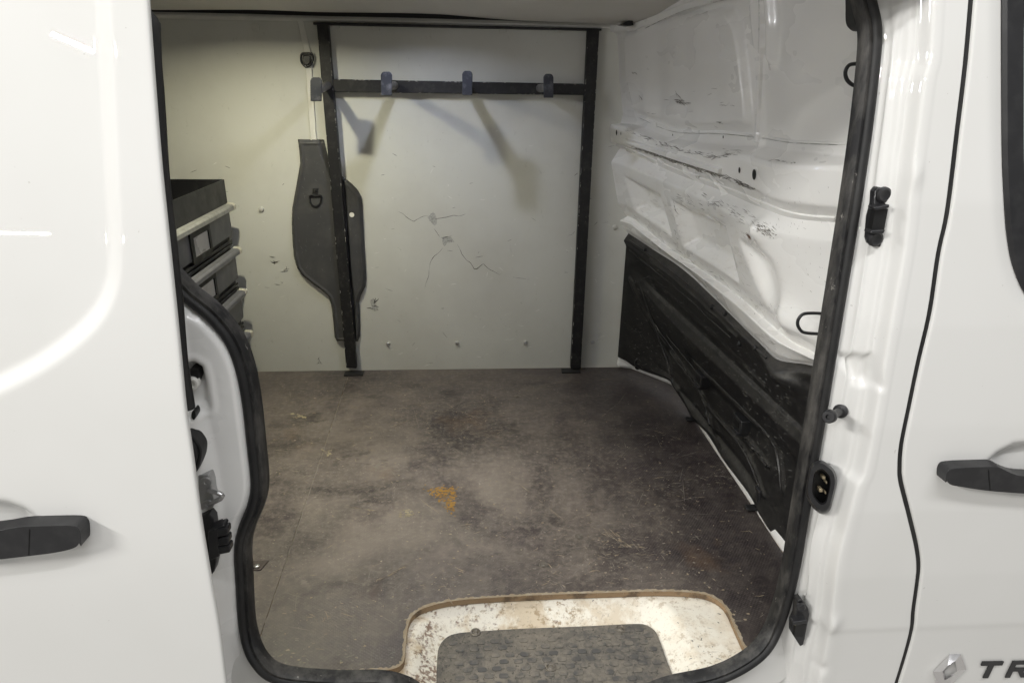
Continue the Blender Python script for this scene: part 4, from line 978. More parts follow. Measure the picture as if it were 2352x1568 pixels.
# levels read on the far front edge of the cabinet
lv = {k: oy(x, y, far)[2] for k, (x, y) in dict(tt=(527, 412), tb=(540, 468), h1=(548, 472), d1t=(541, 482), d1b=(543, 549), h2=(557, 573), d2t=(552, 584), d2b=(552, 648), h3=(570, 668), d3t=(562, 680), d3b=(562, 738), h4=(579, 763), d4t=(570, 774), d4b=(575, 840)).items()}
cw = .34
mb = MB(); t = .003
zt, zb_ = lv['tt'], lv['tb']
mb.box((XC - t, near_, zb_), (XC, far, zt)); mb.box((XC - cw, far - t, zb_), (XC - t, far, zt)); mb.box((XC - cw, near_, zb_), (XC - cw + t, far - t, zt)); mb.box((XC - cw + t, near_, zb_), (XC - t, far - t, zb_ + t)); mb.box((XC - cw + t, near_, zb_ + t), (XC - t, near_ + t, zt))
obj('top_tray', mb, M['tray'], cab, bevel=.0008)
mb = MB(); mb.box((XC - cw, near_, .002), (XC - .012, far + .004, zb_ - .004)); obj('carcass', mb, M['gloss'], cab)
first = None
for k in range(1, 5):
    zt, zb_, zh = lv['d%dt' % k], lv['d%db' % k], lv['h%d' % k]
    zt = zh - .004; zb_ = zb_ + .010
    mb = MB(); mb.prism([(XC - .010, y_, z_) for y_, z_ in [(near_, zb_), (far, zb_ + .006), (far + .006, zb_ + .016), (far + .006, zt), (near_, zt)]], (.010, 0, 0))
    d = obj('drawer', mb, M['drawer'], cab, bevel=.0015)
    mb = MB(); mb.prism([(XC + u, near_, zh + v) for u, v in ((.001, -.010), (.020, -.016), (.027, -.012), (.027, .002), (.022, .008), (.001, .010))], (0, far - near_ - .018, 0))
    h = obj('handle', mb, M['alu'] if k == 1 else M['alu_dark'], d, bevel=.001)
    mb = MB(); mb.prism([(XC + u, far - .018, zh + v) for u, v in ((.0, -.011), (.020, -.017), (.0285, -.013), (.0285, .003), (.022, .009), (.0, .011))], (0, .024, 0))
    obj('end_cap', mb, M['cap'], d, bevel=.002, seg=3)
    mb = MB(); mb.box((XC - .006, near_, zb_ - .020), (XC - .002, far, zb_ - .010)); mb.box((XC - .006, near_, zb_ - .036), (XC - .001, far, zb_ - .026)); obj('runner', mb, M['tray'], d, bevel=.001)
    if k < 3:
        q = ((430, 512), (482, 508), (484, 586), (440, 604)) if k == 1 else ((446, 640), (494, 610), (498, 694), (454, 712))
        P = [ox(x, y, XC + .001) for x, y in q]; ys = sorted(p[1] for p in P); zs = sorted(p[2] for p in P)
        ya, yb = np.mean(ys[:2]), np.mean(ys[2:]); za, zb2 = zs[0] * .6 + zs[1] * .4, zt - .002
        mb = MB(); w = .022
        a1, b1, c1, e1 = ya, yb, za, zb2
        wt = .036
        for lo_b, hi_b in (((a1, c1), (b1, c1 + w * .8)), ((a1, e1 - wt), (b1, e1)), ((a1, c1 + w * .8), (a1 + w * 1.2, e1 - wt)), ((b1 - w * .9, c1 + w * .8), (b1, e1 - wt))):
            mb.box((XC + .0005, lo_b[0], lo_b[1]), (XC + .006, hi_b[0], hi_b[1]))
        fr = obj('label_frame', mb, M['gloss'], d, bevel=.0008)
        obj('label_window', MB().box((XC + .0008, a1 + .01, c1 + .01), (XC + .0022, b1 - .01, e1 - .02)), M['card'], d)
# lashing ring on the floor by the cabinet
p = oz(574, 838, .02); lr = thing('floor_ring', (p[0], p[1], 0), 'small black lashing ring at the foot of the drawer cabinet', 'lashing ring')
p = oy(573, 836, 2.56)
obj('ring_bracket', MB().box((p[0] - .012, p[1] - .004, .001), (p[0] + .006, p[1] + .02, p[2] + .02)), M['black'], lr, bevel=.002)
obj('ring', MB().tube([(p[0] + .004 + .011 * math.cos(a), p[1] - .008, p[2] + .011 * math.sin(a)) for a in np.linspace(0, 2 * math.pi, 20)], .0035), M['black'], lr)

# =================================================================== plywood floor boards and the step
step_px = [(560, 1556), (690, 1548), (800, 1542), (880, 1538), (908, 1533), (924, 1522), (929, 1505), (932, 1470), (936, 1438), (945, 1416), (962, 1401), (990, 1390), (1040, 1379), (1120, 1372), (1250, 1365), (1400, 1360), (1500, 1357), (1580, 1359), (1625, 1366), (1655, 1382), (1672, 1404), (1688, 1440), (1704, 1475), (1722, 1512)]
sp = resample([oz(x, y, 0) for x, y in spl(step_px, 8)], 260)
xs_ = lambda y: -.518 + (2.692 - y) * (.040 / 1.516)
right = [np.array((xs_(2.688) + .001, 2.688, 0))] + [p for p in fl_edge[:8]] + [np.array((.834, 1.30, 0)), np.array((.83, 1.13, 0))]
right[1][1] = min(right[1][1], 2.688)
cutR_ = [p for p in sp[::-1] if p[0] > xs_(p[1]) + .004]
cutR_ = [p for p in cutR_ if p[0] < .76]
lastx = xs_(cutR_[-1][1]) + .001
polyR = right + cutR_ + [np.array((lastx, cutR_[-1][1], 0))]
fb2 = thing('floor_board', (.2, 1.9, 0), 'wide scratched brown plywood floor board with the step cut-out', 'floor board', 'plywood floor boards')
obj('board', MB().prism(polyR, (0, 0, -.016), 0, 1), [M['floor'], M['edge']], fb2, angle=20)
fb1 = thing('floor_board', (-1.2, 1.9, 0), 'narrow plywood floor board on the left, running under the drawer cabinet', 'floor board', 'plywood floor boards')
polyL = [np.array(p) for p in ((-2.04, 2.688, 0), (xs_(2.688) - .001, 2.688, 0), (xs_(1.105) - .001, 1.105, 0), (-2.04, 1.105, 0))]
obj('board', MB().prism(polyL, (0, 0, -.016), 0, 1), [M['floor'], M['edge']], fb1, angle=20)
# frayed rim of the cut and dusty line of the joint
mb = MB(); n = len(cutR_); cc = np.array(cutR_); T = np.gradient(cc, axis=0); T /= np.linalg.norm(T, axis=1)[:, None]; Nn = np.cross(T, (0, 0, 1))
V, F = [], []
for i in range(n):
    w = random.uniform(.003, .0085); V += [cc[i] + Nn[i] * -.0012 + [0, 0, .0008], cc[i] - Nn[i] * -w * 1.0 + [0, 0, .0009]]
# make sure the rim lies on the board side
tst = V[1]; s_in = sdf(np.array([p[:2] for p in polyR]), np.array([V[2 * (n // 2) + 1][0]]), np.array([V[2 * (n // 2) + 1][1]]))[0]
if s_in > 0: V = [v if i % 2 == 0 else 2 * cc[i // 2] + [0, 0, .0018] - v for i, v in enumerate(V)]
F = [(2 * i, 2 * i + 1, 2 * i + 3, 2 * i + 2) for i in range(n - 1)]
mb.add(V, F)
for k in range(420):   # loose fibres
    i = random.randrange(n); a = random.uniform(-1.2, 1.2); d = math.cos(a) * Nn[i] + math.sin(a) * T[i]; l = random.uniform(.002, .007)
    c = cc[i] + [0, 0, random.uniform(-.003, .0015)]; w = T[i] * .0006
    mb.add([c - w, c + w, c + d * l * random.choice((1, -1)) + [0, 0, random.uniform(0, .002)]], [(0, 1, 2)])
o = obj('frayed_rim', mb, M['chip'], fb2); o['kind'] = 'stuff'
mb = MB()
for k in range(60):
    y0 = random.uniform(1.12, 2.6); l = random.uniform(.01, .05)
    slivers(mb, (0, 0, 1), [(xs_(y) + random.uniform(.0, .0015), y, .0009) for y in np.linspace(y0, y0 + l, 5)], random.uniform(.0008, .0022))
slivers(mb, (0, 0, 1), [(xs_(y) + .0016, y, .0006) for y in np.linspace(1.12, 2.66, 140)], .0030, .6)
o = obj('joint_dust', mb, M['chipg'], fb2); o['kind'] = 'stuff'
# scratches, chips and paint spots of the floor
mbT, mbG = MB(), MB()
def fl(x, y, up=.0007): return oz(x, y, up)
def isfloor(x, y):
    if y < 862 or not (610 < x < 1760): return False
    p = fl(x, y); return inpoly([q[:2] for q in polyR] if p[0] > xs_(p[1]) else [(-1, 1.11), (-.3, 1.11), (-.3, 2.6), (-1, 2.6)], p[0], p[1])
cl = [(random.uniform(620, 1680), random.uniform(900, 1540), random.uniform(15, 70)) for _ in range(34)]
for k in range(2300):
    if random.random() < .6:
        c = random.choice(cl); x, y = random.gauss(c[0], c[2]), random.gauss(c[1], c[2] * .6)
    else: x, y = random.uniform(600, 1760), random.uniform(865, 1550)
    if not isfloor(x, y): continue
    a = random.gauss(-.15, .7); l = min(.05, random.expovariate(1 / .007) + .0025); w = random.uniform(.0007, .0022)
    p = fl(x, y); d = np.array((math.cos(a), math.sin(a), 0)); cu = random.gauss(0, .15)
    pts = [p + d * l * t + np.array((-d[1], d[0], 0)) * cu * l * t * t for t in np.linspace(-.5, .5, 5)]
    slivers(mbT if random.random() < .35 else mbG, (0, 0, 1), pts, w, .5)
for k in range(230):
    x, y, a, l = random.uniform(640, 1650), random.uniform(880, 1500), random.gauss(-.3, .8), random.uniform(15, 90)
    q = [(x + math.cos(a) * l * t, y + math.sin(a) * l * .6 * t + random.gauss(0, .5) + 3 * t * t) for t in np.linspace(-.5, .5, 9)]
    if all(isfloor(*p) for p in q): slivers(mbG, (0, 0, 1), [fl(*p) for p in q], random.uniform(.0006, .0014), .6)
for k in range(520):
    x, y = random.uniform(620, 1720), random.uniform(880, 1545)
    if isfloor(x, y): blob(mbT if random.random() < .5 else mbG, fl(x, y, .0008), (1, 0, 0), (0, 1, 0), random.uniform(.001, .0045), random.uniform(.0008, .0030))
for (x0, y0, x1, y1, w) in ((735, 1030, 790, 1062, .003), (1387, 1210, 1440, 1252, .010), (1420, 1250, 1475, 1256, .007), (870, 1330, 930, 1300, .005), (930, 1120, 1010, 1180, .0015), (1180, 1100, 1290, 1190, .0012), (790, 1160, 860, 1172, .002), (640, 1075, 690, 1082, .0015), (1010, 1285, 1060, 1310, .003), (1500, 990, 1570, 1010, .0015), (900, 980, 960, 955, .0012), (1030, 930, 1090, 960, .0012), (1260, 880, 1420, 868, .001)):
    for k in range(int(6 + w * 1200)):
        t = random.random(); a, b = x0 + (x1 - x0) * t + random.gauss(0, 1 + w * 450), y0 + (y1 - y0) * t + random.gauss(0, .7 + w * 300); l = random.uniform(.08, .28)
        slivers(mbT, (0, 0, 1), [fl(a + (x1 - x0) * l * u + random.uniform(-.8, .8), b + (y1 - y0) * l * u + random.uniform(-.6, .6), .001) for u in np.linspace(-.5, .5, 5)], min(w, .0022) * random.uniform(.5, 1.1), .6)
for (x, y, r_) in ((868, 1068, .012), (866, 1078, .008), (1330, 1231, .006), (938, 1172, .014), (700, 1335, .010)):
    for k in range(3): blob(mbG, fl(x + random.uniform(-4, 4), y + random.uniform(-4, 4), .0009 + k * .0002), (1, 0, 0), (0, 1, 0), r_ * random.uniform(.3, .9), r_ * random.uniform(.3, .8), 11, .5)
o = obj('wood_chip', mbT, M['chip'], fb2); o['kind'] = 'stuff'
o = obj('scratch', mbG, M['chipg'], fb2); o['kind'] = 'stuff'
mb = MB(); _op = [(978, 1126), (1012, 1119), (1043, 1119), (1044, 1150), (1040, 1180), (1026, 1164), (1018, 1148), (1008, 1138), (994, 1131)]
for k in range(900):
    x, y = random.uniform(965, 1056), random.uniform(1108, 1200); d_ = sdf(_op, np.array([x]), np.array([y]))[0]
    if d_ < random.expovariate(1 / 3.0) - 1.0: blob(mb, fl(x, y, .0009 + k * 1e-6), (1, 0, 0), (0, 1, 0), random.uniform(.0015, .0045), random.uniform(.0012, .0035), 8, .45)
o = obj('orange_mark', mb, M['orange'], fb2); o['kind'] = 'stuff'
mb = MB()
for x, y, ra, rb in ((687, 955, .022, .016), (672, 950, .010, .006), (700, 958, .008, .006), (935, 1178, .026, .022), (755, 1040, .008, .03)):
    for k in range(26):
        blob(mb, fl(x, y, .0011 + .00002 * k) + [random.gauss(0, ra * .42), random.gauss(0, rb * .42), 0], (1, 0, 0), (0, 1, 0), random.uniform(.0015, .006), random.uniform(.001, .004), 8, .5)
o = obj('paint_spot', mb, M['pale'], fb2); o['kind'] = 'stuff'
scr = None
for x, y in ((1248, 1296), (1186, 910), (1330, 1231)):
    p = oz(x, y, 0.0)
    if scr is None: scr = obj('screw', MB().lathe(p, (0, 0, 1), [(-.001, .0115), (.0012, .0115), (.0018, .009), (.0008, .006), (.0022, .0045), (.0022, 0)], 18), M['dullzinc'], fb2); ps = p
    else: dup(scr, WO[scr.name] + (p - ps), fb2)
p = oz(586, 1303, 0)
pl = obj('floor_plate', MB().prism([(p[0] + a, p[1] + b, .0005) for a, b in ((-.05, -.012), (.018, -.012), (.028, .024), (-.05, .024))], (0, 0, .0025)), M['oldplate'], fb1, bevel=.0006)
obj('bolt', MB().lathe(p + [.004, 0, .003], (0, 0, 1), [(0, .0075), (.003, .0075), (.0045, .005), (.0045, 0)], 14), M['zinc'], pl)

# step well: white steel dished below the board, dirty and rusty
matpx = [(1000, 1640), (1003, 1540), (1005, 1500), (1010, 1480), (1024, 1463), (1048, 1453), (1100, 1448), (1200, 1442), (1350, 1436), (1455, 1431), (1485, 1434), (1506, 1449), (1518, 1475), (1532, 1515), (1549, 1560), (1572, 1640)]
ZM = -.044
mw = resample([oz(x, y, ZM) for x, y in spl(matpx, 8)], 120)
def build_step():
    X0 = np.linspace(-.40, .84, 200); Y0 = np.linspace(.95, 1.40, 90); X_, Y_ = np.meshgrid(X0, Y0)
    s = sdf([p[:2] for p in mw], X_, Y_)
    Z_ = -.0175 - .033 * (.6 * np.clip((.060 - s) / .060, 0, 1) + .4 * sst(.060, .0, s))
    for k in range(18):
        cx2, cy2 = rng.uniform(-.2, .7), rng.uniform(1.0, 1.35); Z_ = Z_ + rng.normal(0, .0012) * np.exp(-((X_ - cx2) ** 2 + (Y_ - cy2) ** 2) / .03 ** 2)
    yl = np.where((X0 > -.13) & (X0 < .45), 1.0, 1.045); kp = (Y_ > yl[None, :]) & (X_ < .585 + np.clip(Y_ - 1.06, 0, 1) * .6)
    return MB().grid(np.stack([X_, Y_, Z_], -1), keep=kp)
stepw = obj('step_well', build_step(), M['step'], van, fix=False)
mb = MB()
for k in range(110):
    x, y = random.uniform(940, 1700), random.uniform(1368, 1560); p = oz(x, y, -.0122)
    s1 = sdf([q[:2] for q in mw], np.array([p[0]]), np.array([p[1]]))[0]
    if s1 < .006 or inpoly([q[:2] for q in polyR], p[0], p[1]): continue
    z = -.0165 - .033 * (.6 * float(np.clip((.060 - s1) / .060, 0, 1)) + .4 * float(sst(.060, 0., s1))); p = oz(x, y, z + .002); a = random.uniform(0, 3.1); l = min(.03, random.expovariate(1 / .005) + .002)
    d = np.array((math.cos(a), math.sin(a), 0)); slivers(mb, (0, 0, 1), [p + d * l * t + [0, 0, 0.0012] for t in np.linspace(-.5, .5, 4)], random.uniform(.001, .0028), .6)
o = obj('step_scratch', mb, M['scuff'], stepw); o['kind'] = 'stuff'
# rubber step mat with raised pills
smat = thing('step_mat', (.15, 1.1, ZM), 'muddy black rubber step mat with raised pill studs', 'step mat')
obj('mat_sheet', MB().prism(mw, (0, 0, -.006)), M['mat'], smat, bevel=.002)
st0 = None; xs0 = oz(1040, 1462, ZM)[0]; row = 0; mp = [p[:2] for p in mw]
yy = oz(1200, 1453, ZM)[1] - .004
while yy > .985:
    k = 0; xx = xs0 - .05 + (.0165 if row % 2 else 0)
    while xx < .62:
        s1 = sdf(mp, np.array([xx]), np.array([yy]))[0]; px_, py_, _ = proj(np.array((xx, yy, ZM)))
        if s1 < -.020 and py_ < 1590 and random.random() > .13:
            p = np.array((xx + random.uniform(-.001, .001), yy, ZM + .0016))
            if st0 is None:
                st0 = obj('tread_stud', MB().prism([(p[0] + a, p[1] + b, ZM) for a, b in rrect(0, 0, .021, .0125, .005, 3)], (0, 0, .0012)), M['matstud'], smat, bevel=.0005)
            else: dup(st0, p + [random.uniform(-.0015, .0015), random.uniform(-.001, .001), random.uniform(-.0009, -.0001)], smat, (0, 0, random.gauss(0, .06)))
        xx += .033
    yy -= .0195; row += 1
ms0 = None
for x, y in ((1092, 1452), (1425, 1444), (1265, 1532)):
    p = oz(x, y, ZM)
    if ms0 is None: ms0 = obj('screw', MB().lathe(p, (0, 0, 1), [(0, .013), (.0025, .012), (.003, .009), (.0012, .0075), (.0035, .005), (.0035, 0)], 18), M['dullzinc'], smat); pm = p
    else: dup(ms0, WO[ms0.name] + (p - pm), smat)

# =================================================================== fittings on the jambs and the bulkhead
def jam(x, y, off): return side(x, y, off)
def plate(name, px, off, d, m, parent, bevel=.002): return obj(name, MB().prism([jam(x, y, off) for x, y in px], (0, d, 0)), m, parent, bevel=bevel, seg=3)
# upper guide bracket
ub = plate('guide_bracket', [(2018, 430), (2046, 434), (2051, 442), (2041, 520), (2030, 560), (2022, 568), (2000, 562), (1996, 548), (2000, 500), (2008, 470), (2010, 440)], .034, .016, M['black'], pillar)
obj('guide_slot', MB().prism([jam(x, y, .024) for x, y in ((2010, 482), (2040, 480), (2030, 530), (2002, 532))], (0, .012, 0)), M['gloss'], ub)
for pts in (((2008, 476), (2044, 470), (2042, 478), (2010, 484)), ((2001, 530), (2034, 528), (2030, 537), (1999, 537))):
    obj('guide_rib', MB().prism([jam(x, y, .016) for x, y in pts], (0, .02, 0)), M['black'], ub, bevel=.0015)
for x, y in ((2028, 447), (2009, 548)):
    c = jam(x, y, .034); obj('screw', MB().lathe(c, (0, -1, 0), [(0, .013), (.004, .0125), (.006, .009), (.004, .004), (.004, 0)], 18), M['black'], ub)
# lower bracket
lb = plate('guide_bracket', [(1832, 1380), (1841, 1375), (1858, 1398), (1860, 1410), (1846, 1480), (1838, 1484), (1820, 1455), (1821, 1430), (1828, 1415)], .030, .018, M['black'], pillar)
obj('guide_slot', MB().prism([jam(x, y, .022) for x, y in ((1828, 1434), (1852, 1432), (1844, 1462), (1824, 1460))], (0, .008, 0)), M['gloss'], lb)
obj('guide_rib', MB().prism([jam(x, y, .016) for x, y in ((1822, 1428), (1854, 1424), (1854, 1431), (1824, 1436))], (0, .018, 0)), M['black'], lb, bevel=.0015)
c = jam(1838, 1392, .028); obj('screw', MB().lathe(c, (0, -1, 0), [(0, .010), (.004, .0095), (.006, .007), (.004, .003), (.004, 0)], 18), M['black'], lb)
# guide pin pointing back into the opening
b_ = jam(1930, 944, .046); h_ = jam(1903, 957, -.010)
ax = h_ - b_; Lp = np.linalg.norm(ax)
obj('guide_pin', MB().lathe(b_, ax, [(-.004, .0125), (.0015, .0125), (.003, .0095), (.004, .0072), (Lp * .72, .0068), (Lp * .80, .0108), (Lp * .86, .0118), (Lp, .0112), (Lp + .002, .0095), (Lp + .002, .0045), (Lp - .004, .004), (Lp - .004, 0)], 28), M['black'], pillar, angle=40)
# oval contact socket
cs = spl([(1872, 1064), (1890, 1058), (1908, 1068), (1922, 1085), (1925, 1110), (1916, 1150), (1908, 1172), (1890, 1178), (1870, 1162), (1858, 1140), (1857, 1115), (1863, 1080)], 4, True)
ring = MB(); front = [(a - 4, b) for a, b in cs]; cxm = np.mean([a for a, b in front]); cym = np.mean([b for a, b in front])
prof_ = [(1.0, .052), (1.03, .030), (.99, .012), (.90, .006), (.62, .006), (.56, .012), (.54, .030)]
rows = []
for s_, off in prof_: rows.append([jam(cxm + (a - cxm) * s_, cym + (b - cym) * (s_ if s_ > .8 else s_ * 1.12), off) for a, b in np.vstack([front, front[:1]])])
sock = obj('contact_socket', ring.grid(np.array(rows)), M['black'], pillar, angle=40)
obj('socket_back', MB().add([jam(cxm + (a - cxm) * .6, cym + (b - cym) * .68, .026) for a, b in front], [tuple(range(len(front)))]), M['gloss'], sock)
for x, y, w, h2 in ((1893, 1097, 7, 7), (1886, 1126, 8, 8), (1899, 1108, 3, 6), (1897, 1132, 3, 6)):
    obj('contact', MB().prism([jam(x - w / 2, y - h2 / 2, .014), jam(x + w / 2, y - h2 / 2, .014), jam(x + w / 2, y + h2 / 2, .014), jam(x - w / 2, y + h2 / 2, .014)], (0, .01, 0)), M['amber'], sock, bevel=.0008)
# left jamb: buffer, striker, connector, roller in the pocket
c = [jam(x, y, .012) for x, y in spl([(425, 1000), (440, 1001), (452, 1014), (462, 1032), (461, 1055), (454, 1078), (445, 1090), (425, 1092)], 4, True)]
bf = obj('buffer', MB().prism(c, (0, .03, 0)), M['seal'], rear, bevel=.006, seg=3)
obj('buffer_face', MB().prism([jam(x, y, .006) for x, y in spl([(425, 1014), (440, 1016), (449, 1030), (452, 1048), (446, 1070), (438, 1082), (425, 1082)], 4, True)], (0, .02, 0)), M['black'], bf, bevel=.004, seg=3)
sk = plate('striker', [(455, 1092), (480, 1090), (486, 1110), (488, 1130), (494, 1150), (492, 1160), (480, 1168), (455, 1172)], .024, .022, M['zinc'], rear)
obj('striker_bar', MB().tube(resample([jam(478, 1126, .03), jam(486, 1127, .0), jam(505, 1133, -.018), jam(511, 1138, -.016), jam(506, 1145, -.010), jam(484, 1156, .026)], 30), .0042, 12), M['zinc'], sk)
for x, y in ((474, 1106), (478, 1158)): obj('screw', MB().lathe(jam(x, y, .024), (0, -1, 0), [(0, .010), (.003, .009), (.003, .0035), (.001, .003), (.001, 0)], 16), M['zinc'], sk)
cn = plate('connector', [(455, 1186), (480, 1180), (490, 1192), (493, 1215), (497, 1250), (497, 1290), (492, 1312), (486, 1320), (478, 1300), (455, 1310)], .016, .022, M['black'], rear)
obj('connector_body', MB().prism([jam(x, y, -.004) for x, y in ((477, 1222), (499, 1213), (504, 1278), (481, 1288))], (0, .03, 0)), M['black'], cn, bevel=.002, seg=3)
for (x0, y0, x1, y1) in ((498, 1217, 523, 1214), (500, 1238, 525, 1235), (501, 1258, 528, 1254)):
    obj('connector_pin', MB().prism([jam(x0, y0, -.006), jam(x1 - 3, y1 - 2, -.006), jam(x1, y1 + 1, -.006), jam(x1 + 1, y1 + 12, -.006), jam(x1 - 2, y1 + 15, -.006), jam(x0 + 1, y0 + 16, -.006)], (0, .018, 0)), M['black'], cn, bevel=.0018, seg=3)
obj('connector_flange', MB().prism([jam(478, 1217, -.002), jam(512, 1205, -.002), jam(517, 1209, -.002), jam(516, 1213, -.002), jam(480, 1224, -.002)], (0, .02, 0)), M['black'], cn, bevel=.0012)
ro = obj('roller', MB().lathe(jam(446, 875, .052), (0, -1, 0), [(0, .011), (.010, .011), (.012, .0095), (.012, .006), (.008, .0055), (.008, 0)], 24), M['white'], rear)
obj('roller_bracket', MB().prism([jam(x, y, .046) for x, y in ((436, 848), (454, 850), (456, 866), (448, 888), (436, 890))], (0, .03, 0)), M['gloss'], ro)
obj('drain_hole', MB().prism([jam(x, y, .028) for x, y in spl([(444, 942), (449, 948), (449, 958), (445, 964), (440, 958), (440, 948)], 3, True)], (0, .02, 0)), M['gloss'], rear)
# loops on the bulkhead by the door
for px, Yl in (([(1990, 146), (1966, 147), (1951, 150), (1943, 161), (1942, 174), (1948, 187), (1962, 197), (1985, 202)], 1.30), ([(1900, 721), (1868, 719), (1846, 721), (1835, 731), (1832, 744), (1838, 757), (1850, 764), (1890, 767)], 1.335)):
    obj('lashing_loop', MB().tube([oy(x, y, Yl) for x, y in spl(px, 6)], .0036, 12), M['black'], bulk)
# dark rubber stop at the top of the seal
obj('rubber_stop', MB().prism([side(x, y, .085) for x, y in spl([(1966, -30), (1963, 20), (1964, 50), (1972, 64), (1984, 70), (1994, 60), (1994, -30)], 4, True)], (0, .03, 0)), M['seal'], van, bevel=.004, seg=3)
# holes in the shelf and the sheet, hooks along the floor edge, clips on the trim
def bhole(x, y, rx, ry):
    V = []
    for k in range(18):
        a = 2 * math.pi * k / 18; p, n = onbulk(x + rx * math.cos(a), y + ry * math.sin(a), .0012); V.append(p)
    return MB().add(V, [tuple(range(18))])
for x, y, rx, ry in ((1698, 391, 2.2, 7), (1732, 401, 4.4, 12.5), (1416, 305, 1.5, 6.5), (1426, 307, .8, 3.5), (1661, 315, 1.2, 3.5), (1545, 310, 1.0, 2.5), (1482, 54, 1.0, 4), (1571, 14, 1.0, 3)):
    obj('hole', bhole(x, y, rx, ry), M['gloss'], bulk)
for c0 in ((1622, 870), (1712, 972)):
    q = ontrim(*c0); mb = MB()
    mb.prism([q + np.array((-.030, a, b)) for a, b in ((-.035, -.02), (.03, -.02), (.03, .022), (-.035, .022))], (.05, 0, 0)); 
    cl_ = obj('clip', mb, M['black'], trim, bevel=.003)
    obj('clip_slot', MB().box(tuple(q + [-.0315, -.02, -.008]), tuple(q + [-.029, .018, .010])), M['gloss'], cl_)
    obj('clip_tongue', MB().box(tuple(q + [-.036, -.03, -.030]), tuple(q + [.0, .01, -.019])), M['black'], cl_, bevel=.002)
for x, y in ((1582, 964), (1722, 1168)):
    q = oz(x, y, .004)
    mb = MB(); mb.box(tuple(q + [-.012, -.014, 0]), tuple(q + [.03, .014, .008])); mb.box(tuple(q + [.018, -.010, .008]), tuple(q + [.030, .010, .062])); mb.box(tuple(q + [.012, -.016, .058]), tuple(q + [.036, .016, .070]))
    obj('trim_hook', mb, M['black'], trim, bevel=.003, seg=3)
for x, y in ((1668, 722), (1636, 706), (1736, 800), (1700, 790), (1484, 575)):
    q = ontrim(x, y); obj('bolt', MB().lathe(q, (-1, 0, .1), [(0, .009), (.006, .009), (.009, .006), (.009, 0)], 8), M['steel'], trim)
for px in ([(1588, 820), (1604, 838), (1606, 846), (1590, 828)], [(1640, 800), (1652, 812), (1650, 818), (1640, 808)], [(1572, 800), (1590, 822), (1592, 832), (1574, 812)], [(1510, 754), (1538, 790), (1540, 800), (1512, 766)], [(1516, 772), (1540, 806), (1540, 814), (1516, 782)]):
    V = [ontrim(*p) + np.array((-.004, -.002, 0)) for p in px]; obj('slot', MB().add(V, [(0, 1, 2, 3)]), M['gloss'], trim)
p = oy(1466, 832, 2.56)
rr = obj('lashing_ring', MB().tube([(p[0] + .013 * math.cos(a), p[1], p[2] + .016 * math.sin(a)) for a in np.linspace(0, 2 * math.pi, 22)], .004), M['black'], trim)
obj('ring_bolt', MB().lathe(p + [0, .01, -.022], (0, -1, 0), [(0, .012), (.01, .012), (.012, .008), (.012, 0)], 14), M['black'], rr)

# --- scuffs on the white bulkhead
mb = MB(); mr = MB()
def scuffs(line, n, l0, w0, spread, ang=None, m=None):
    q = resample(line, 60)
    for k in range(n):
        i = random.randrange(59); t = q[i + 1] - q[i]; a0 = math.atan2(t[1], t[0]); a = (a0 if ang is None else ang) + random.gauss(0, .25)
        x, y = q[i] + np.array((random.gauss(0, spread), random.gauss(0, spread))); l = l0 * random.uniform(.4, 2.4); pts = []; nn = None
        for s_ in np.linspace(-.5, .5, 4):
            p, nn = onbulk(x + math.cos(a) * l * s_, y + math.sin(a) * l * s_ + random.uniform(-.4, .4), .0011); pts.append(p)
        if max(np.linalg.norm(pts[i + 1] - pts[i]) for i in range(3)) > .03: continue
        slivers(m or mb, nn, pts, w0 * random.uniform(.22, .9), .6)
scuffs([(1440, 300), (1500, 322), (1560, 345), (1640, 362), (1700, 350)], 60, 8, .0028, 2.5)
scuffs([(1455, 340), (1520, 358), (1600, 385), (1680, 412), (1735, 437)], 240, 9, .0034, 2.2)
scuffs([(1500, 354), (1560, 372), (1610, 392)], 90, 8, .0045, 2.0)
scuffs([(1690, 345), (1700, 348)], 6, 12, .003, 1.5); scuffs([(1770, 368), (1830, 374)], 7, 9, .003, 1.5)
scuffs([(1648, 422), (1664, 434), (1700, 450)], 14, 10, .004, 2)
scuffs([(1555, 455), (1640, 470), (1700, 495), (1772, 530)], 90, 7, .0022, 9, .5)
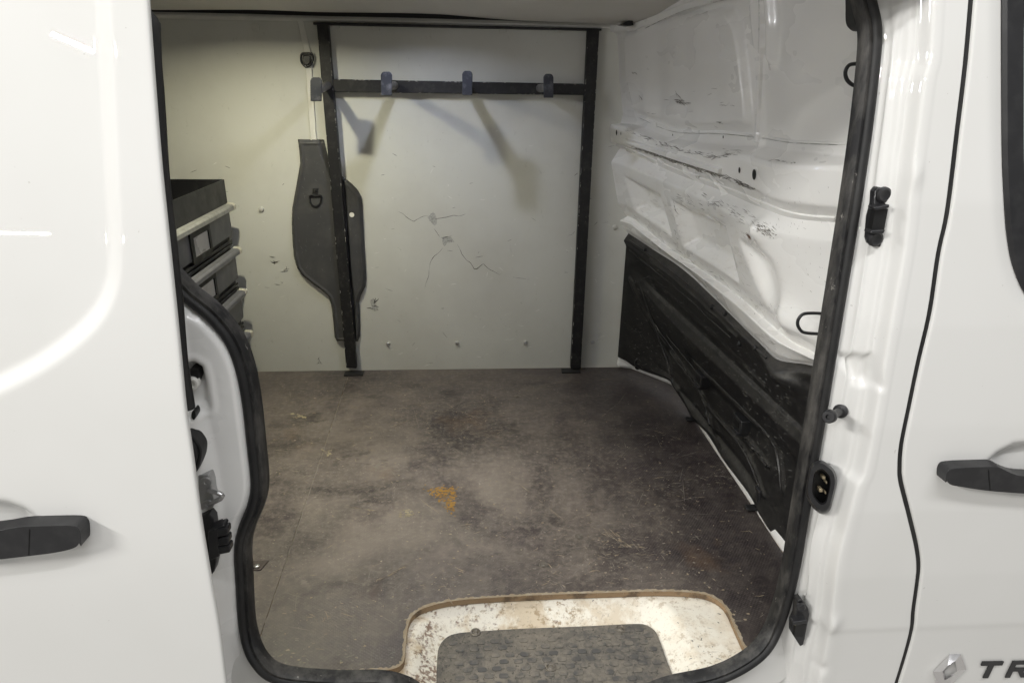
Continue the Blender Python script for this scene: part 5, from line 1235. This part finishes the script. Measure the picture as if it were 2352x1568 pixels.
scuffs([(1740, 520), (1774, 540)], 50, 5, .003, 5, .6)
scuffs([(1690, 530), (1705, 600), (1700, 655)], 80, 8, .0013, 9, 1.1)
scuffs([(1460, 500), (1552, 572), (1690, 668)], 60, 7, .0018, 4)
scuffs([(1550, 460), (1553, 540), (1556, 570)], 34, 6, .0022, 3, 1.2)
scuffs([(1510, 590), (1640, 700), (1780, 800)], 36, 9, .0016, 6)
scuffs([(1690, 664), (1780, 730)], 40, 6, .0014, 9, .9)
scuffs([(1554, 234), (1582, 238)], 22, 7, .0028, 3, .3); scuffs([(1551, 215), (1558, 222)], 4, 8, .003, .8, 1.0)
scuffs([(1648, 240), (1690, 243)], 9, 4, .0018, 1.5); scuffs([(1652, 282), (1656, 283)], 4, 6, .003, 1); scuffs([(1468, 222), (1474, 226)], 4, 7, .003, 1.5, 1.0)
scuffs([(1482, 258), (1500, 262)], 5, 6, .002, 1); scuffs([(1455, 166), (1464, 170)], 4, 8, .0025, 1.5); scuffs([(1540, 236), (1700, 200)], 10, 6, .0012, 18)
scuffs([(1780, 420), (1900, 700)], 70, 3, .0012, 40)
scuffs([(1498, 330), (1600, 352), (1690, 346)], 26, 6, .002, 3)
# seams: fine dark lines under the overlapping sheets
for ln, w in (([(1467, 270), (1547, 303), (1660, 308), (1752, 318), (1818, 328), (1949, 334)], .0012), ([(1437, 343), (1493, 370), (1560, 400), (1646, 431), (1701, 454), (1735, 469), (1772, 483), (1809, 496), (1858, 504), (1921, 508)], .0013), ([(1481, 66), (1565, 27), (1657, 2), (1690, -6)], .0016)):
    q = resample(spl(ln, 5), 60); P = [onbulk(a, b, .0011) for a, b in q]
    for i in range(0, 56, 4):
        pts = [P[j][0] for j in range(i, i + 5)]; slivers(mb, P[i][1], pts, w, .3)
o = obj('scuff', mb, M['scuff'], bulk); o['kind'] = 'stuff'
scuffs([(1718, 536), (1722, 552)], 26, 8, .0022, 2.5, 1.2, mr)
o = obj('rust_mark', mr, M['rust'], bulk); o['kind'] = 'stuff'
